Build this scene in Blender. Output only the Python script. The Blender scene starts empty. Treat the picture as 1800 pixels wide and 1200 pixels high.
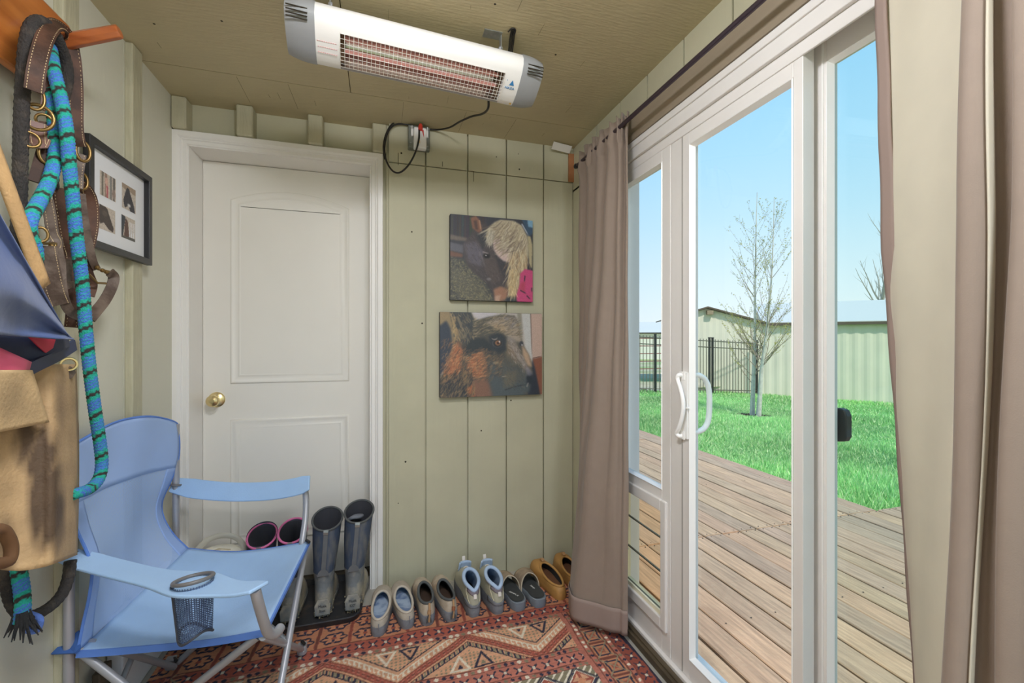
import bpy, bmesh, math, random
import numpy as np
from mathutils import Vector, Matrix
random.seed(7); RNG = np.random.default_rng(11)
SC = bpy.context.scene
COL = SC.collection
PI = math.pi
# ------------------------------------------------------------------ camera model (used to read measurements)
FPX = 770.0; YAW = math.atan2(232, 770); EYE = 1.21
S_, C_ = math.sin(YAW), math.cos(YAW)
def W(u, v, X=None, Y=None, Z=None):
    """world point seen at photo pixel (u, v) lying on the plane X=, Y= or Z="""
    a = u - 900
    d = (S_*FPX + C_*a, C_*FPX - S_*a, 600.0 - v)
    if X is not None: t = X/d[0]
    elif Y is not None: t = Y/d[1]
    else: t = (Z-EYE)/d[2]
    return Vector((d[0]*t, d[1]*t, EYE + d[2]*t))
# ------------------------------------------------------------------ materials
MATS = {}
def srgb(c):
    if isinstance(c, str):
        c = c.lstrip('#'); c = [int(c[i:i+2], 16) for i in (0, 2, 4)]
    return tuple(((x/255)/12.92 if x/255 <= .04045 else ((x/255+.055)/1.055)**2.4) for x in c)
def mat(name, col=(200, 200, 200), rough=.6, metal=0., spec=.5, noise=0., nscale=20., nstretch=(1, 1, 1), bump=0., bscale=60.,
        bstretch=(1, 1, 1), attr=False, sheen=0., trans=0., emit=None, col2=None, c2scale=6., c2lo=.45, c2hi=.6, sub=0., coat=0.):
    if name in MATS: return MATS[name]
    m = bpy.data.materials.new(name); m.use_nodes = True
    nt = m.node_tree; N = nt.nodes; L = nt.links
    b = N['Principled BSDF']
    c = srgb(col) + (1,)
    b.inputs['Base Color'].default_value = c
    b.inputs['Roughness'].default_value = rough; b.inputs['Metallic'].default_value = metal
    b.inputs['Specular IOR Level'].default_value = spec
    if sheen: b.inputs['Sheen Weight'].default_value = sheen
    if coat: b.inputs['Coat Weight'].default_value = coat
    src = None
    tc = N.new('ShaderNodeTexCoord')
    def mapped(st):
        mp = N.new('ShaderNodeMapping'); mp.inputs['Scale'].default_value = st
        L.new(tc.outputs['Object'], mp.inputs['Vector']); return mp.outputs['Vector']
    if attr:
        at = N.new('ShaderNodeAttribute'); at.attribute_name = 'Col'; src = at.outputs['Color']
    if col2 is not None:
        nz = N.new('ShaderNodeTexNoise'); nz.inputs['Scale'].default_value = c2scale; nz.inputs['Detail'].default_value = 5
        L.new(mapped(nstretch), nz.inputs['Vector'])
        rp = N.new('ShaderNodeValToRGB'); rp.color_ramp.elements[0].position = c2lo; rp.color_ramp.elements[1].position = c2hi
        rp.color_ramp.elements[0].color = c; rp.color_ramp.elements[1].color = srgb(col2) + (1,)
        L.new(nz.outputs['Fac'], rp.inputs['Fac'])
        src = rp.outputs['Color']
    if noise:
        nz = N.new('ShaderNodeTexNoise'); nz.inputs['Scale'].default_value = nscale; nz.inputs['Detail'].default_value = 6
        L.new(mapped(nstretch), nz.inputs['Vector'])
        mr = N.new('ShaderNodeMapRange'); mr.inputs['From Min'].default_value = .3; mr.inputs['From Max'].default_value = .7
        mr.inputs['To Min'].default_value = 1-noise; mr.inputs['To Max'].default_value = 1+noise*.6
        L.new(nz.outputs['Fac'], mr.inputs['Value'])
        mx = N.new('ShaderNodeVectorMath'); mx.operation = 'SCALE'
        if src is not None: L.new(src, mx.inputs[0])
        else: mx.inputs[0].default_value = c[:3]
        L.new(mr.outputs['Result'], mx.inputs['Scale']); src = mx.outputs['Vector']
    if src is not None: L.new(src, b.inputs['Base Color'])
    if bump:
        nz = N.new('ShaderNodeTexNoise'); nz.inputs['Scale'].default_value = bscale; nz.inputs['Detail'].default_value = 4
        L.new(mapped(bstretch), nz.inputs['Vector'])
        bp = N.new('ShaderNodeBump'); bp.inputs['Strength'].default_value = bump; bp.inputs['Distance'].default_value = .01
        L.new(nz.outputs['Fac'], bp.inputs['Height']); L.new(bp.outputs['Normal'], b.inputs['Normal'])
    if trans:
        out = N['Material Output']; tr = N.new('ShaderNodeBsdfTranslucent'); mix = N.new('ShaderNodeMixShader')
        mix.inputs['Fac'].default_value = trans
        if src is not None: L.new(src, tr.inputs['Color'])
        else: tr.inputs['Color'].default_value = c
        L.new(b.outputs['BSDF'], mix.inputs[1]); L.new(tr.outputs['BSDF'], mix.inputs[2]); L.new(mix.outputs['Shader'], out.inputs['Surface'])
    if emit is not None:
        b.inputs['Emission Color'].default_value = srgb(emit[0]) + (1,); b.inputs['Emission Strength'].default_value = emit[1]
    MATS[name] = m
    return m
def mat_glass(name, tint=(255, 255, 255), gloss=.06):
    m = bpy.data.materials.new(name); m.use_nodes = True
    nt = m.node_tree; N = nt.nodes; L = nt.links
    N.remove(N['Principled BSDF']); out = N['Material Output']
    tr = N.new('ShaderNodeBsdfTransparent'); tr.inputs['Color'].default_value = srgb(tint) + (1,)
    gl = N.new('ShaderNodeBsdfGlossy'); gl.inputs['Roughness'].default_value = .02
    lw = N.new('ShaderNodeLayerWeight'); lw.inputs['Blend'].default_value = .5
    pw = N.new('ShaderNodeMath'); pw.operation = 'POWER'; pw.inputs[1].default_value = 4.; L.new(lw.outputs['Facing'], pw.inputs[0])
    mm = N.new('ShaderNodeMath'); mm.operation = 'MULTIPLY_ADD'; mm.inputs[1].default_value = .6; mm.inputs[2].default_value = gloss*.4
    L.new(pw.outputs[0], mm.inputs[0])
    mix = N.new('ShaderNodeMixShader')
    L.new(mm.outputs[0], mix.inputs['Fac']); L.new(tr.outputs[0], mix.inputs[1]); L.new(gl.outputs[0], mix.inputs[2])
    L.new(mix.outputs[0], out.inputs['Surface']); return m
def mat_mesh(name, col, scale=300., hole=.55, axes=('X', 'Z')):
    """woven mesh: opaque threads with open holes"""
    m = bpy.data.materials.new(name); m.use_nodes = True
    nt = m.node_tree; N = nt.nodes; L = nt.links
    b = N['Principled BSDF']; b.inputs['Base Color'].default_value = srgb(col) + (1,); b.inputs['Roughness'].default_value = .7
    uv = N.new('ShaderNodeUVMap'); sep = N.new('ShaderNodeSeparateXYZ'); L.new(uv.outputs['UV'], sep.inputs[0])
    fs = []
    for ax in 'XY':
        mu = N.new('ShaderNodeMath'); mu.operation = 'MULTIPLY'; mu.inputs[1].default_value = scale
        L.new(sep.outputs[ax], mu.inputs[0])
        fr = N.new('ShaderNodeMath'); fr.operation = 'FRACT'; L.new(mu.outputs[0], fr.inputs[0])
        gt = N.new('ShaderNodeMath'); gt.operation = 'LESS_THAN'; gt.inputs[1].default_value = hole; L.new(fr.outputs[0], gt.inputs[0]); fs.append(gt)
    an = N.new('ShaderNodeMath'); an.operation = 'MULTIPLY'; L.new(fs[0].outputs[0], an.inputs[0]); L.new(fs[1].outputs[0], an.inputs[1])
    tr = N.new('ShaderNodeBsdfTransparent'); mix = N.new('ShaderNodeMixShader'); out = N['Material Output']
    L.new(an.outputs[0], mix.inputs['Fac']); L.new(b.outputs[0], mix.inputs[1]); L.new(tr.outputs[0], mix.inputs[2]); L.new(mix.outputs[0], out.inputs['Surface'])
    return m
# ------------------------------------------------------------------ mesh builder
def cr(pts, n=8, closed=False):
    """Catmull-Rom through points"""
    P = [Vector(p) for p in pts]; out = []; m = len(P)
    segs = m if closed else m-1
    for i in range(segs):
        if closed: p0, p1, p2, p3 = P[(i-1) % m], P[i], P[(i+1) % m], P[(i+2) % m]
        else:
            p1, p2 = P[i], P[i+1]
            p0 = P[i-1] if i > 0 else p1*2-p2
            p3 = P[i+2] if i+2 < m else p2*2-p1
        for k in range(n):
            t = k/n; t2 = t*t; t3 = t2*t
            out.append(.5*((2*p1) + (p2-p0)*t + (2*p0-5*p1+4*p2-p3)*t2 + (3*p1-p0-3*p2+p3)*t3))
    if not closed: out.append(P[-1].copy())
    return out
class MB:
    def __init__(s): s.v = []; s.f = []; s.c = []; s.uv = {}
    def add(s, vs, fs, col=None):
        o = len(s.v); s.v += [tuple(p) for p in vs]; s.f += [tuple(i+o for i in f) for f in fs]
        if col is None: s.c += [(1, 1, 1)]*len(vs)
        elif isinstance(col, list): s.c += col
        else: s.c += [col]*len(vs)
        return o
    def box(s, x0, x1, y0, y1, z0, z1, col=None):
        vs = [(x, y, z) for x in (x0, x1) for y in (y0, y1) for z in (z0, z1)]
        s.add(vs, [(0, 1, 3, 2), (4, 6, 7, 5), (0, 4, 5, 1), (2, 3, 7, 6), (0, 2, 6, 4), (1, 5, 7, 3)], col); return s
    def obox(s, c, ax, ay, az, col=None):
        """box from centre and three half-axis vectors"""
        c = Vector(c); ax, ay, az = Vector(ax), Vector(ay), Vector(az)
        vs = [c + ax*i + ay*j + az*k for i in (-1, 1) for j in (-1, 1) for k in (-1, 1)]
        s.add(vs, [(0, 1, 3, 2), (4, 6, 7, 5), (0, 4, 5, 1), (2, 3, 7, 6), (0, 2, 6, 4), (1, 5, 7, 3)], col); return s
    def loft(s, rings, closed=True, cap0=False, cap1=False, loop=False, col=None):
        n = len(rings[0]); vs = [p for r in rings for p in r]; fs = []
        m = len(rings)
        for i in range(m if loop else m-1):
            a = i*n; b = ((i+1) % m)*n
            for j in range(n if closed else n-1):
                k = (j+1) % n; fs.append((a+j, a+k, b+k, b+j))
        if cap0: fs.append(tuple(reversed(range(n))))
        if cap1: fs.append(tuple(range((m-1)*n, m*n)))
        s.add(vs, fs, col); return s
    def frames(s, path, closed=False, up=None):
        P = [Vector(p) for p in path]; n = len(P); T = []
        for i in range(n):
            if closed: d = P[(i+1) % n]-P[i-1]
            else: d = P[min(i+1, n-1)]-P[max(i-1, 0)]
            T.append(d.normalized() if d.length > 1e-9 else Vector((0, 0, 1)))
        u = Vector(up) if up is not None else (Vector((0, 0, 1)) if abs(T[0].z) < .9 else Vector((1, 0, 0)))
        N = []; u = (u-T[0]*u.dot(T[0])).normalized()
        for i in range(n):
            if up is not None: u = Vector(up)
            w = u-T[i]*u.dot(T[i])
            if w.length < 1e-6: w = T[i].orthogonal()
            u = w.normalized(); N.append((P[i], u, T[i].cross(u)))
        return N
    def tube(s, path, r, seg=8, closed=False, caps=True, colf=None, flat=1., up=None):
        F = s.frames(path, closed, up); rings = []; cols = []
        for i, (p, u, w) in enumerate(F):
            ri = r[i] if isinstance(r, (list, tuple)) else r
            for_ = []
            for j in range(seg):
                a = 2*PI*j/seg; for_.append(p + u*math.cos(a)*ri + w*math.sin(a)*ri*flat)
                if colf: cols.append(colf(i, a))
            rings.append(for_)
        s.loft(rings, True, caps and not closed, caps and not closed, loop=closed, col=cols if colf else None); return s
    def ribbon(s, path, w, th, wdir, closed=False, col=None):
        """strap: rectangular section, width along wdir (vector or list)"""
        P = [Vector(p) for p in path]; n = len(P); rings = []
        for i in range(n):
            d = (P[(i+1) % n]-P[i-1]) if closed else (P[min(i+1, n-1)]-P[max(i-1, 0)])
            d.normalize(); wd = Vector(wdir[i] if isinstance(wdir, list) else wdir)
            wd = (wd-d*wd.dot(d)); wd.normalize(); nn = d.cross(wd)
            ww = (w[i] if isinstance(w, list) else w)/2
            rings.append([P[i]+wd*ww+nn*th/2, P[i]-wd*ww+nn*th/2, P[i]-wd*ww-nn*th/2, P[i]+wd*ww-nn*th/2])
        s.loft(rings, True, not closed, not closed, loop=closed, col=col); return s
    def lathe(s, prof, c=(0, 0, 0), axis=(0, 0, 1), seg=20, cap=True):
        az = Vector(axis).normalized(); ax = az.orthogonal().normalized(); ay = az.cross(ax); c = Vector(c)
        rings = [[c + az*z + ax*(r*math.cos(2*PI*j/seg)) + ay*(r*math.sin(2*PI*j/seg)) for j in range(seg)] for r, z in prof]
        s.loft(rings, True, cap, cap); return s
    def torus(s, c, R, r, axis, seg=24, sub=8, sx=1., e=None):
        az = Vector(axis).normalized(); ax = Vector(e).normalized() if e is not None else az.orthogonal().normalized(); ay = az.cross(ax)
        s.tube([Vector(c)+ax*R*math.cos(2*PI*j/seg)+ay*R*sx*math.sin(2*PI*j/seg) for j in range(seg)], r, sub, closed=True); return s
    def grid(s, fn, nu, nv, colf=None, uv=None, u0=0., u1=1., v0=0., v1=1.):
        vs = []; cols = []
        for i in range(nu+1):
            for j in range(nv+1):
                u = u0+(u1-u0)*i/nu; v = v0+(v1-v0)*j/nv
                vs.append(fn(u, v))
                if colf: cols.append(colf(u, v))
        fs = [(i*(nv+1)+j, (i+1)*(nv+1)+j, (i+1)*(nv+1)+j+1, i*(nv+1)+j+1) for i in range(nu) for j in range(nv)]
        o = s.add(vs, fs, cols if colf else None)
        if uv:
            k = 0
            for i in range(nu+1):
                for j in range(nv+1):
                    s.uv[o+k] = (u0+(u1-u0)*i/nu*uv[0], v0+(v1-v0)*j/nv*uv[1]); k += 1
        return s
    def disc(s, c, r, axis, seg=20):
        az = Vector(axis).normalized(); ax = az.orthogonal().normalized(); ay = az.cross(ax)
        s.add([Vector(c)+ax*r*math.cos(2*PI*j/seg)+ay*r*math.sin(2*PI*j/seg) for j in range(seg)], [tuple(range(seg))]); return s
    def poly(s, pts, th, nrm):
        """flat polygon extruded by th along nrm"""
        n = len(pts); nv = Vector(nrm).normalized()*th
        s.add([Vector(p) for p in pts]+[Vector(p)+nv for p in pts],
              [tuple(reversed(range(n))), tuple(range(n, 2*n))]+[(i, (i+1) % n, n+(i+1) % n, n+i) for i in range(n)]); return s
    def build(s, name, material, parent=None, smooth=None, bevel=0, bseg=2, solid=0, subsurf=0, solid_off=0, fix=True):
        me = bpy.data.meshes.new(name)
        if parent is not None: org = ORG[parent.name]
        else:
            A = np.array(s.v); org = Vector((float((A[:, 0].min()+A[:, 0].max())/2), float((A[:, 1].min()+A[:, 1].max())/2), float(A[:, 2].min())))
        me.from_pydata([(x-org[0], y-org[1], z-org[2]) for x, y, z in s.v], [], s.f)
        if any(c != (1, 1, 1) for c in s.c):
            at = me.color_attributes.new('Col', 'FLOAT_COLOR', 'POINT')
            a = np.ones((len(s.v), 4), np.float32); a[:, :3] = np.array(s.c, np.float32); at.data.foreach_set('color', a.ravel())
        if s.uv:
            ul = me.uv_layers.new(name='UVMap'); vi = np.zeros(len(me.loops), np.int32); me.loops.foreach_get('vertex_index', vi)
            arr = np.zeros((len(vi), 2), np.float32)
            for k, i in enumerate(vi): arr[k] = s.uv.get(int(i), (0, 0))
            ul.data.foreach_set('uv', arr.ravel())
        if fix and len(s.f) < 60000:
            bm = bmesh.new(); bm.from_mesh(me); bmesh.ops.recalc_face_normals(bm, faces=bm.faces); bm.to_mesh(me); bm.free()
        if smooth is not None:
            me.polygons.foreach_set('use_smooth', [True]*len(me.polygons))
            me.set_sharp_from_angle(angle=math.radians(smooth))
        mats = material if isinstance(material, (list, tuple)) else [material]
        for m in mats: me.materials.append(m)
        o = bpy.data.objects.new(name, me); COL.objects.link(o)
        if parent is not None: o.parent = parent; ORG[o.name] = org
        else: o.location = org; ORG[o.name] = org
        if solid:
            md = o.modifiers.new('thickness', 'SOLIDIFY'); md.thickness = solid; md.offset = solid_off
        if bevel:
            md = o.modifiers.new('edges', 'BEVEL'); md.width = bevel; md.segments = bseg; md.limit_method = 'ANGLE'; md.angle_limit = math.radians(40)
        if subsurf:
            md = o.modifiers.new('smooth', 'SUBSURF'); md.levels = subsurf; md.render_levels = subsurf
        return o
ORG = {}
def thing(name, label, cat, loc, group=None):
    o = bpy.data.objects.new(name, None); COL.objects.link(o); o.location = loc; o.empty_display_size = .05
    o['label'] = label; o['category'] = cat
    if group: o['group'] = group
    ORG[o.name] = Vector(loc); return o
def tag(o, label, cat, group=None):
    o['label'] = label; o['category'] = cat
    if group: o['group'] = group
    return o
def struct(o, label=None):
    o['kind'] = 'structure'
    if label: o['label'] = label
    return o
def emptys(name, loc):
    o = bpy.data.objects.new(name, None); COL.objects.link(o); o.location = loc; o['kind'] = 'structure'; ORG[o.name] = Vector(loc); return o
def lettering(name, text, size, origin, xdir, ydir, material, parent, depth=.0004, width=None):
    """raised lettering lying in the plane xdir/ydir, centred at origin"""
    cu = bpy.data.curves.new(name, 'FONT'); cu.body = text; cu.size = size; cu.extrude = depth; cu.align_x = 'CENTER'; cu.align_y = 'CENTER'; cu.resolution_u = 3
    t = bpy.data.objects.new(name+'_tmp', cu); COL.objects.link(t)
    dg = bpy.context.evaluated_depsgraph_get(); me = bpy.data.meshes.new_from_object(t.evaluated_get(dg))
    bpy.data.objects.remove(t)
    x = Vector(xdir).normalized(); z = x.cross(Vector(ydir)).normalized(); y = z.cross(x); og = Vector(origin)
    sc = 1.
    if width:
        xs = [v.co.x for v in me.vertices]; sc = width/(max(xs)-min(xs))
    po = ORG[parent.name]
    for v in me.vertices: v.co = og + x*v.co.x*sc + y*v.co.y + z*v.co.z - po
    me.materials.clear(); me.materials.append(material)
    o = bpy.data.objects.new(name, me); COL.objects.link(o); o.parent = parent; ORG[o.name] = po; return o
# ------------------------------------------------------------------ painter for printed pictures / woven patterns
class Paint:
    def __init__(s, w, h, bg): s.w, s.h = w, h; s.a = np.ones((h, w, 3), np.float64)*np.array(bg, float); s.y, s.x = np.mgrid[0:h, 0:w]; s.x = (s.x+.5)/w; s.y = (s.y+.5)/h
    def mask(s, pts):
        m = np.zeros((s.h, s.w), bool); n = len(pts)
        for i in range(n):
            (x0, y0), (x1, y1) = pts[i], pts[(i+1) % n]
            if y0 == y1: continue
            c = ((y0 > s.y) != (y1 > s.y)) & (s.x < (x1-x0)*(s.y-y0)/(y1-y0)+x0); m ^= c
        return m
    def blur(s, m, k):
        m = m.astype(float)
        for _ in range(k):
            p = np.pad(m, 1, mode='edge'); m = (p[:-2, 1:-1]+p[2:, 1:-1]+p[1:-1, :-2]+p[1:-1, 2:]+2*p[1:-1, 1:-1])/6
        return m
    def put(s, m, col, al=1.):
        m = (m*al)[..., None]; s.a = s.a*(1-m)+np.array(col, float)*m
    def poly(s, pts, col, soft=1, al=1.): s.put(s.blur(s.mask(pts), int(soft*s.w/60)), col, al)
    def ell(s, cx, cy, rx, ry, col, soft=1, al=1., ang=0.):
        c, sn = math.cos(ang), math.sin(ang); dx, dy = s.x-cx, s.y-cy
        s.put(s.blur((((dx*c+dy*sn)/rx)**2+((-dx*sn+dy*c)/ry)**2) < 1, soft), col, al)
    def stroke(s, p0, p1, wd, col, al=1., bend=0.):
        p0, p1 = np.array(p0), np.array(p1); d = p1-p0; L = math.hypot(*d)+1e-9
        x0 = int(max(0, (min(p0[0], p1[0])-wd*2-abs(bend))*s.w)); x1 = int(min(s.w, (max(p0[0], p1[0])+wd*2+abs(bend))*s.w+2))
        y0 = int(max(0, (min(p0[1], p1[1])-wd*2-abs(bend))*s.h)); y1 = int(min(s.h, (max(p0[1], p1[1])+wd*2+abs(bend))*s.h+2))
        if x1 <= x0 or y1 <= y0: return
        X = s.x[y0:y1, x0:x1]-p0[0]; Y = s.y[y0:y1, x0:x1]-p0[1]
        t = (X*d[0]+Y*d[1])/L/L; q = (X*d[1]-Y*d[0])/L-bend*4*t*(1-t)
        m = np.clip(1.5-np.abs(q)/wd, 0, 1)*((t > 0) & (t < 1))*np.clip((1-t)*3, 0, 1)*al
        s.a[y0:y1, x0:x1] = s.a[y0:y1, x0:x1]*(1-m[..., None])+np.array(col, float)*m[..., None]
    def fur(s, pts, dirf, n, ln, wd, cols, al=.7, seed=1):
        r = np.random.default_rng(seed); m = s.mask(pts); ys, xs = np.nonzero(m)
        if len(xs) == 0: return
        for _ in range(n):
            k = r.integers(len(xs)); x, y = (xs[k]+.5)/s.w, (ys[k]+.5)/s.h
            a = dirf(x, y)+r.normal(0, .25); l = ln*r.uniform(.6, 1.3); c = cols[r.integers(len(cols))]
            s.stroke((x, y), (x+math.cos(a)*l, y+math.sin(a)*l), wd, np.array(c)*r.uniform(.85, 1.12), al*r.uniform(.5, 1.))
    def noise(s, amt, seed=3): s.a = np.clip(s.a*(1+np.random.default_rng(seed).normal(0, amt, (s.h, s.w, 1))), 0, 255)
    def lin(s):
        c = np.clip(s.a/255, 0, 1); return np.where(c <= .04045, c/12.92, ((c+.055)/1.055)**2.4)
def picture_mesh(P, p00, p10, p01, nrm_off):
    """dense mesh carrying the print: p00 top-left, p10 top-right, p01 bottom-left"""
    mb = MB(); lin = P.lin(); h, w = P.h, P.w
    p00, p10, p01 = Vector(p00), Vector(p10), Vector(p01); o = Vector(nrm_off)
    ux, uy = (p10-p00), (p01-p00); vs = []; cs = []
    for j in range(h):
        for i in range(w):
            vs.append(p00+ux*(i/(w-1))+uy*(j/(h-1))+o); cs.append(tuple(float(q) for q in lin[j, i]))
    mb.add(vs, [(j*w+i, j*w+i+1, (j+1)*w+i+1, (j+1)*w+i) for j in range(h-1) for i in range(w-1)], cs); return mb
# ================================================================== MATERIALS
SAGE = (191, 187, 161)
m_side = mat('sage painted siding', SAGE, .55, spec=.35, noise=.06, nscale=5, bump=.12, bscale=40, bstretch=(1, 1, .06))
m_sidel = mat('sage painted wall boards', (208, 206, 189), .55, spec=.35, noise=.04, nscale=3, bump=.08, bscale=60, bstretch=(1, 1, .2))
m_batten = mat('sage painted batten wood', (184, 179, 152), .6, noise=.08, nscale=14, bump=.35, bscale=90, bstretch=(1, 1, .12))
m_ceil = mat('sage painted ceiling panel', (194, 182, 148), .5, spec=.3, noise=.08, nscale=3.5, bump=.18, bscale=120, bstretch=(.15, 1, 1))
m_crack = mat('dark seam', (52, 46, 34), .9)
m_white = mat('white trim paint', (236, 233, 228), .4, spec=.4, noise=.02, nscale=6)
m_vinyl = mat('white vinyl frame', (228, 224, 220), .35, spec=.45, noise=.025, nscale=7)
m_bead = mat('bright white glazing bead', (244, 243, 240), .35)
m_doorleaf = mat('cream white door paint', (233, 229, 220), .45, noise=.02, nscale=4)
m_head = mat('taupe header board', (150, 136, 116), .5, noise=.12, nscale=3, nstretch=(1, .5, 8), bump=.1, bscale=20, bstretch=(1, .2, 4))
m_brass = mat('polished brass', (240, 220, 165), .28, metal=1.)
m_oldbrass = mat('tarnished brass', (150, 122, 76), .42, metal=.9, noise=.15, nscale=80)
m_chrome = mat('galvanised metal', (165, 168, 165), .4, metal=.7, noise=.15, nscale=50)
m_steel = mat('grey powder coated tube', (168, 168, 172), .38, metal=.35)
m_black = mat('black plastic', (26, 27, 29), .45)
m_cord = mat('black rubber cord', (30, 28, 28), .5)
m_floor = mat('pale grey worn floor', (172, 168, 158), .6, noise=.12, nscale=5, bump=.05)
m_glass = mat_glass('clear window glass', (250, 253, 252), .05)
m_glass2 = mat_glass('pale green tinted glass', (243, 250, 246), .06)
m_vflap = mat_glass('cloudy vinyl flap', (250, 246, 232), .10)
# ================================================================== ROOM SHELL
XL, XR, YB, ZC = -.86, 1.016, 2.21, 2.267
YR = -1.1
b = MB(); b.box(XL-.12, XR+.14, YR, YB+.35, -.06, 0); struct(b.build('floor', m_floor))
# ceiling: panels with open seams over dark backing
b = MB()
for (x0, x1, y0, y1) in ((XL-.1, -.121, YR, 1.978), (-.118, XR+.14, YR, 1.978), (XL-.1, XR+.14, 1.981, YB+.3)):
    b.box(x0, x1, y0, y1, ZC, ZC+.02)
ce = struct(b.build('ceiling', m_ceil))
b = MB(); b.box(XL-.12, XR+.16, YR, YB+.35, ZC+.02, ZC+.06); b.build('backing', m_crack, ce)
r = random.Random(5); b = MB()
for _ in range(22):     # hairline checks in the painted plywood
    x = r.uniform(XL+.1, XR-.1); y = r.uniform(1.25, 2.15); l = r.uniform(.008, .035)
    b.obox((x, y, ZC-.0002), (r.uniform(-.0012, .0012), l, 0), (.0003, 0, 0), (0, 0, .0003))
for x in (-.55, -.36, .1, .38, .62): b.obox((x, 2.09, ZC-.0002), (.0004*r.uniform(-8, 8), .1, 0), (.0004, 0, 0), (0, 0, .0002))
for (x, y) in ((.345, 1.33), (.62, 1.5), (-.72, 1.74), (-.5, 1.66), (.55, 1.86)): b.disc((x, y, ZC-.0004), .004, (0, 0, 1), 10)
b.build('paint_crack', m_crack, ce)
# left wall: sheets with seams + battens
b = MB()
for y0, y1 in ((YR, .62), (.622, 1.208), (1.21, 1.858), (1.861, 2.30)):
    b.box(XL-.02, XL, y0, y1, -.02, ZC+.02)
b.box(XL-.12, XL-.02, YR, YB+.35, -.02, ZC+.06)
wl = struct(b.build('wall_left', m_sidel))
k = 0
for y in (.22, .87, 1.515, 1.868):
    b = MB(); b.box(XL-.001, XL+.024, y, y+.068, 0, ZC-.001); k += 1
    struct(b.build('trim_%d' % k, m_batten, bevel=.004))
# back wall: board siding right of the door, recessed board over the door
b = MB(); G = (.038, .2166, .4288, .634, .842, XR+.001)
for i in range(5):
    x0, x1 = G[i], G[i+1]
    b.box(x0+.004, x1-.004, YB, YB+.03, -.02, 2.0785); b.box(x0+.004, x1-.004, YB-.004, YB+.03, 2.0825, ZC+.02)
for i in range(1, 6): b.box(G[i]-.005, G[i]+.005, YB+.017, YB+.022, -.02, ZC+.02)
b.box(.03, XR+.02, YB+.02, YB+.3, -.02, ZC+.02)
b.box(XL-.02, .05, 2.285, 2.40, 2.11, ZC+.02); b.box(-.02, .06, 2.256, 2.32, 0, ZC)
b.box(XL-.1, XR+.14, YB+.29, YB+.35, -.05, ZC+.06)
wb = struct(b.build('wall_back', m_side))
b = MB()
r = random.Random(2)
for (x, z) in ((.10, 2.13), (.12, .62), (.085, .42), (.70, 2.20), (.705, 2.12), (.2, 1.3), (.5, .75), (.58, 2.17), (.34, 1.2), (.66, .9), (.15, 1.75)):
    b.disc((x, YB-.0045 if z > 2.08 else YB-.0006, z), r.uniform(.0025, .005), (0, 1, 0), 8)
for (x, z, l) in ((.085, 2.1, .03), (.46, 2.06, .03), (.30, 2.1, .012)): b.obox((x, YB-.0046 if z > 2.08 else YB-.0006, z), (.0012, 0, 0), (0, .0004, 0), (0, 0, l))
b.build('nail_hole', m_crack, wb)
k = 4
for x0, x1 in ((XL+.002, XL+.058), (-.613, -.547), (-.321, -.257), (-.035, .032)):
    k += 1; b = MB(); b.box(x0, x1, 2.215, 2.29, 2.129, ZC-.001)
    o = struct(b.build('trim_%d' % k, m_batten, bevel=.005, bseg=1))
# ------------------------------------------------------------------ panel door
dr = emptys('door_1', (-.425, 2.405, 0))
DX0, DX1, DZ0, DZ1, DY = -.802, -.0485, .036, 2.066, 2.405
b = MB(); b.box(DX0, DX1, DY, DY+.035, DZ0, DZ1); b.build('leaf', m_doorleaf, dr, bevel=.002)
def moulding(loop, name):
    """raised sticking around a panel: loop of (x, z), counter-clockwise"""
    n = len(loop); cx = sum(p[0] for p in loop)/n; cz = sum(p[1] for p in loop)/n
    def off(d):
        out = []
        for i in range(n):
            p0, p1, p2 = loop[i-1], loop[i], loop[(i+1) % n]
            e1 = Vector((p1[0]-p0[0], p1[1]-p0[1])).normalized(); e2 = Vector((p2[0]-p1[0], p2[1]-p1[1])).normalized()
            n1 = Vector((-e1.y, e1.x)); n2 = Vector((-e2.y, e2.x)); q = (n1+n2); q /= max(.2, q.dot(n1)); out.append((p1[0]+q.x*d, p1[1]+q.y*d))
        return out
    rings = []
    for d, h in ((0, 0), (.001, .004), (.005, .0068), (.010, .0055), (.016, .002), (.030, .001), (.036, .0045), (.041, .005), (.045, 0.0035)):
        rings.append([(x, DY-h, z) for x, z in off(d)])
    m = MB(); m.loft(rings); 
    m.add(rings[-1], [tuple(range(n))])
    m.build(name, m_doorleaf, dr, smooth=50)
arch = [(-.152 - (.536)*t, 1.8936 - .0036*t + .0575*math.sin(PI*t)**.75 if 0 < t < 1 else (1.8936 if t == 0 else 1.89)) for t in [i/24 for i in range(25)]]
arch = []
for i in range(25):
    t = i/24; x = -.152-.536*t; arch.append((x, 1.892+.058*(1-(2*t-1)**2)))
moulding([(-.688, 1.007), (-.152, 1.007)]+arch, 'panel')
moulding([(-.688, .235), (-.152, .235), (-.152, .834), (-.688, .834)], 'panel')
kn = MB(); kn.lathe([(.0, 0), (.036, 0), (.036, .004), (.03, .010), (.014, .014), (.012, .034), (.020, .040), (.027, .050), (.0275, .058), (.022, .066), (.012, .069), (.010, .072), (0, .073)], (-.745, DY, .933), (0, -1, 0), 28)
kn.build('door_knob', m_brass, dr, smooth=40)
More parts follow.
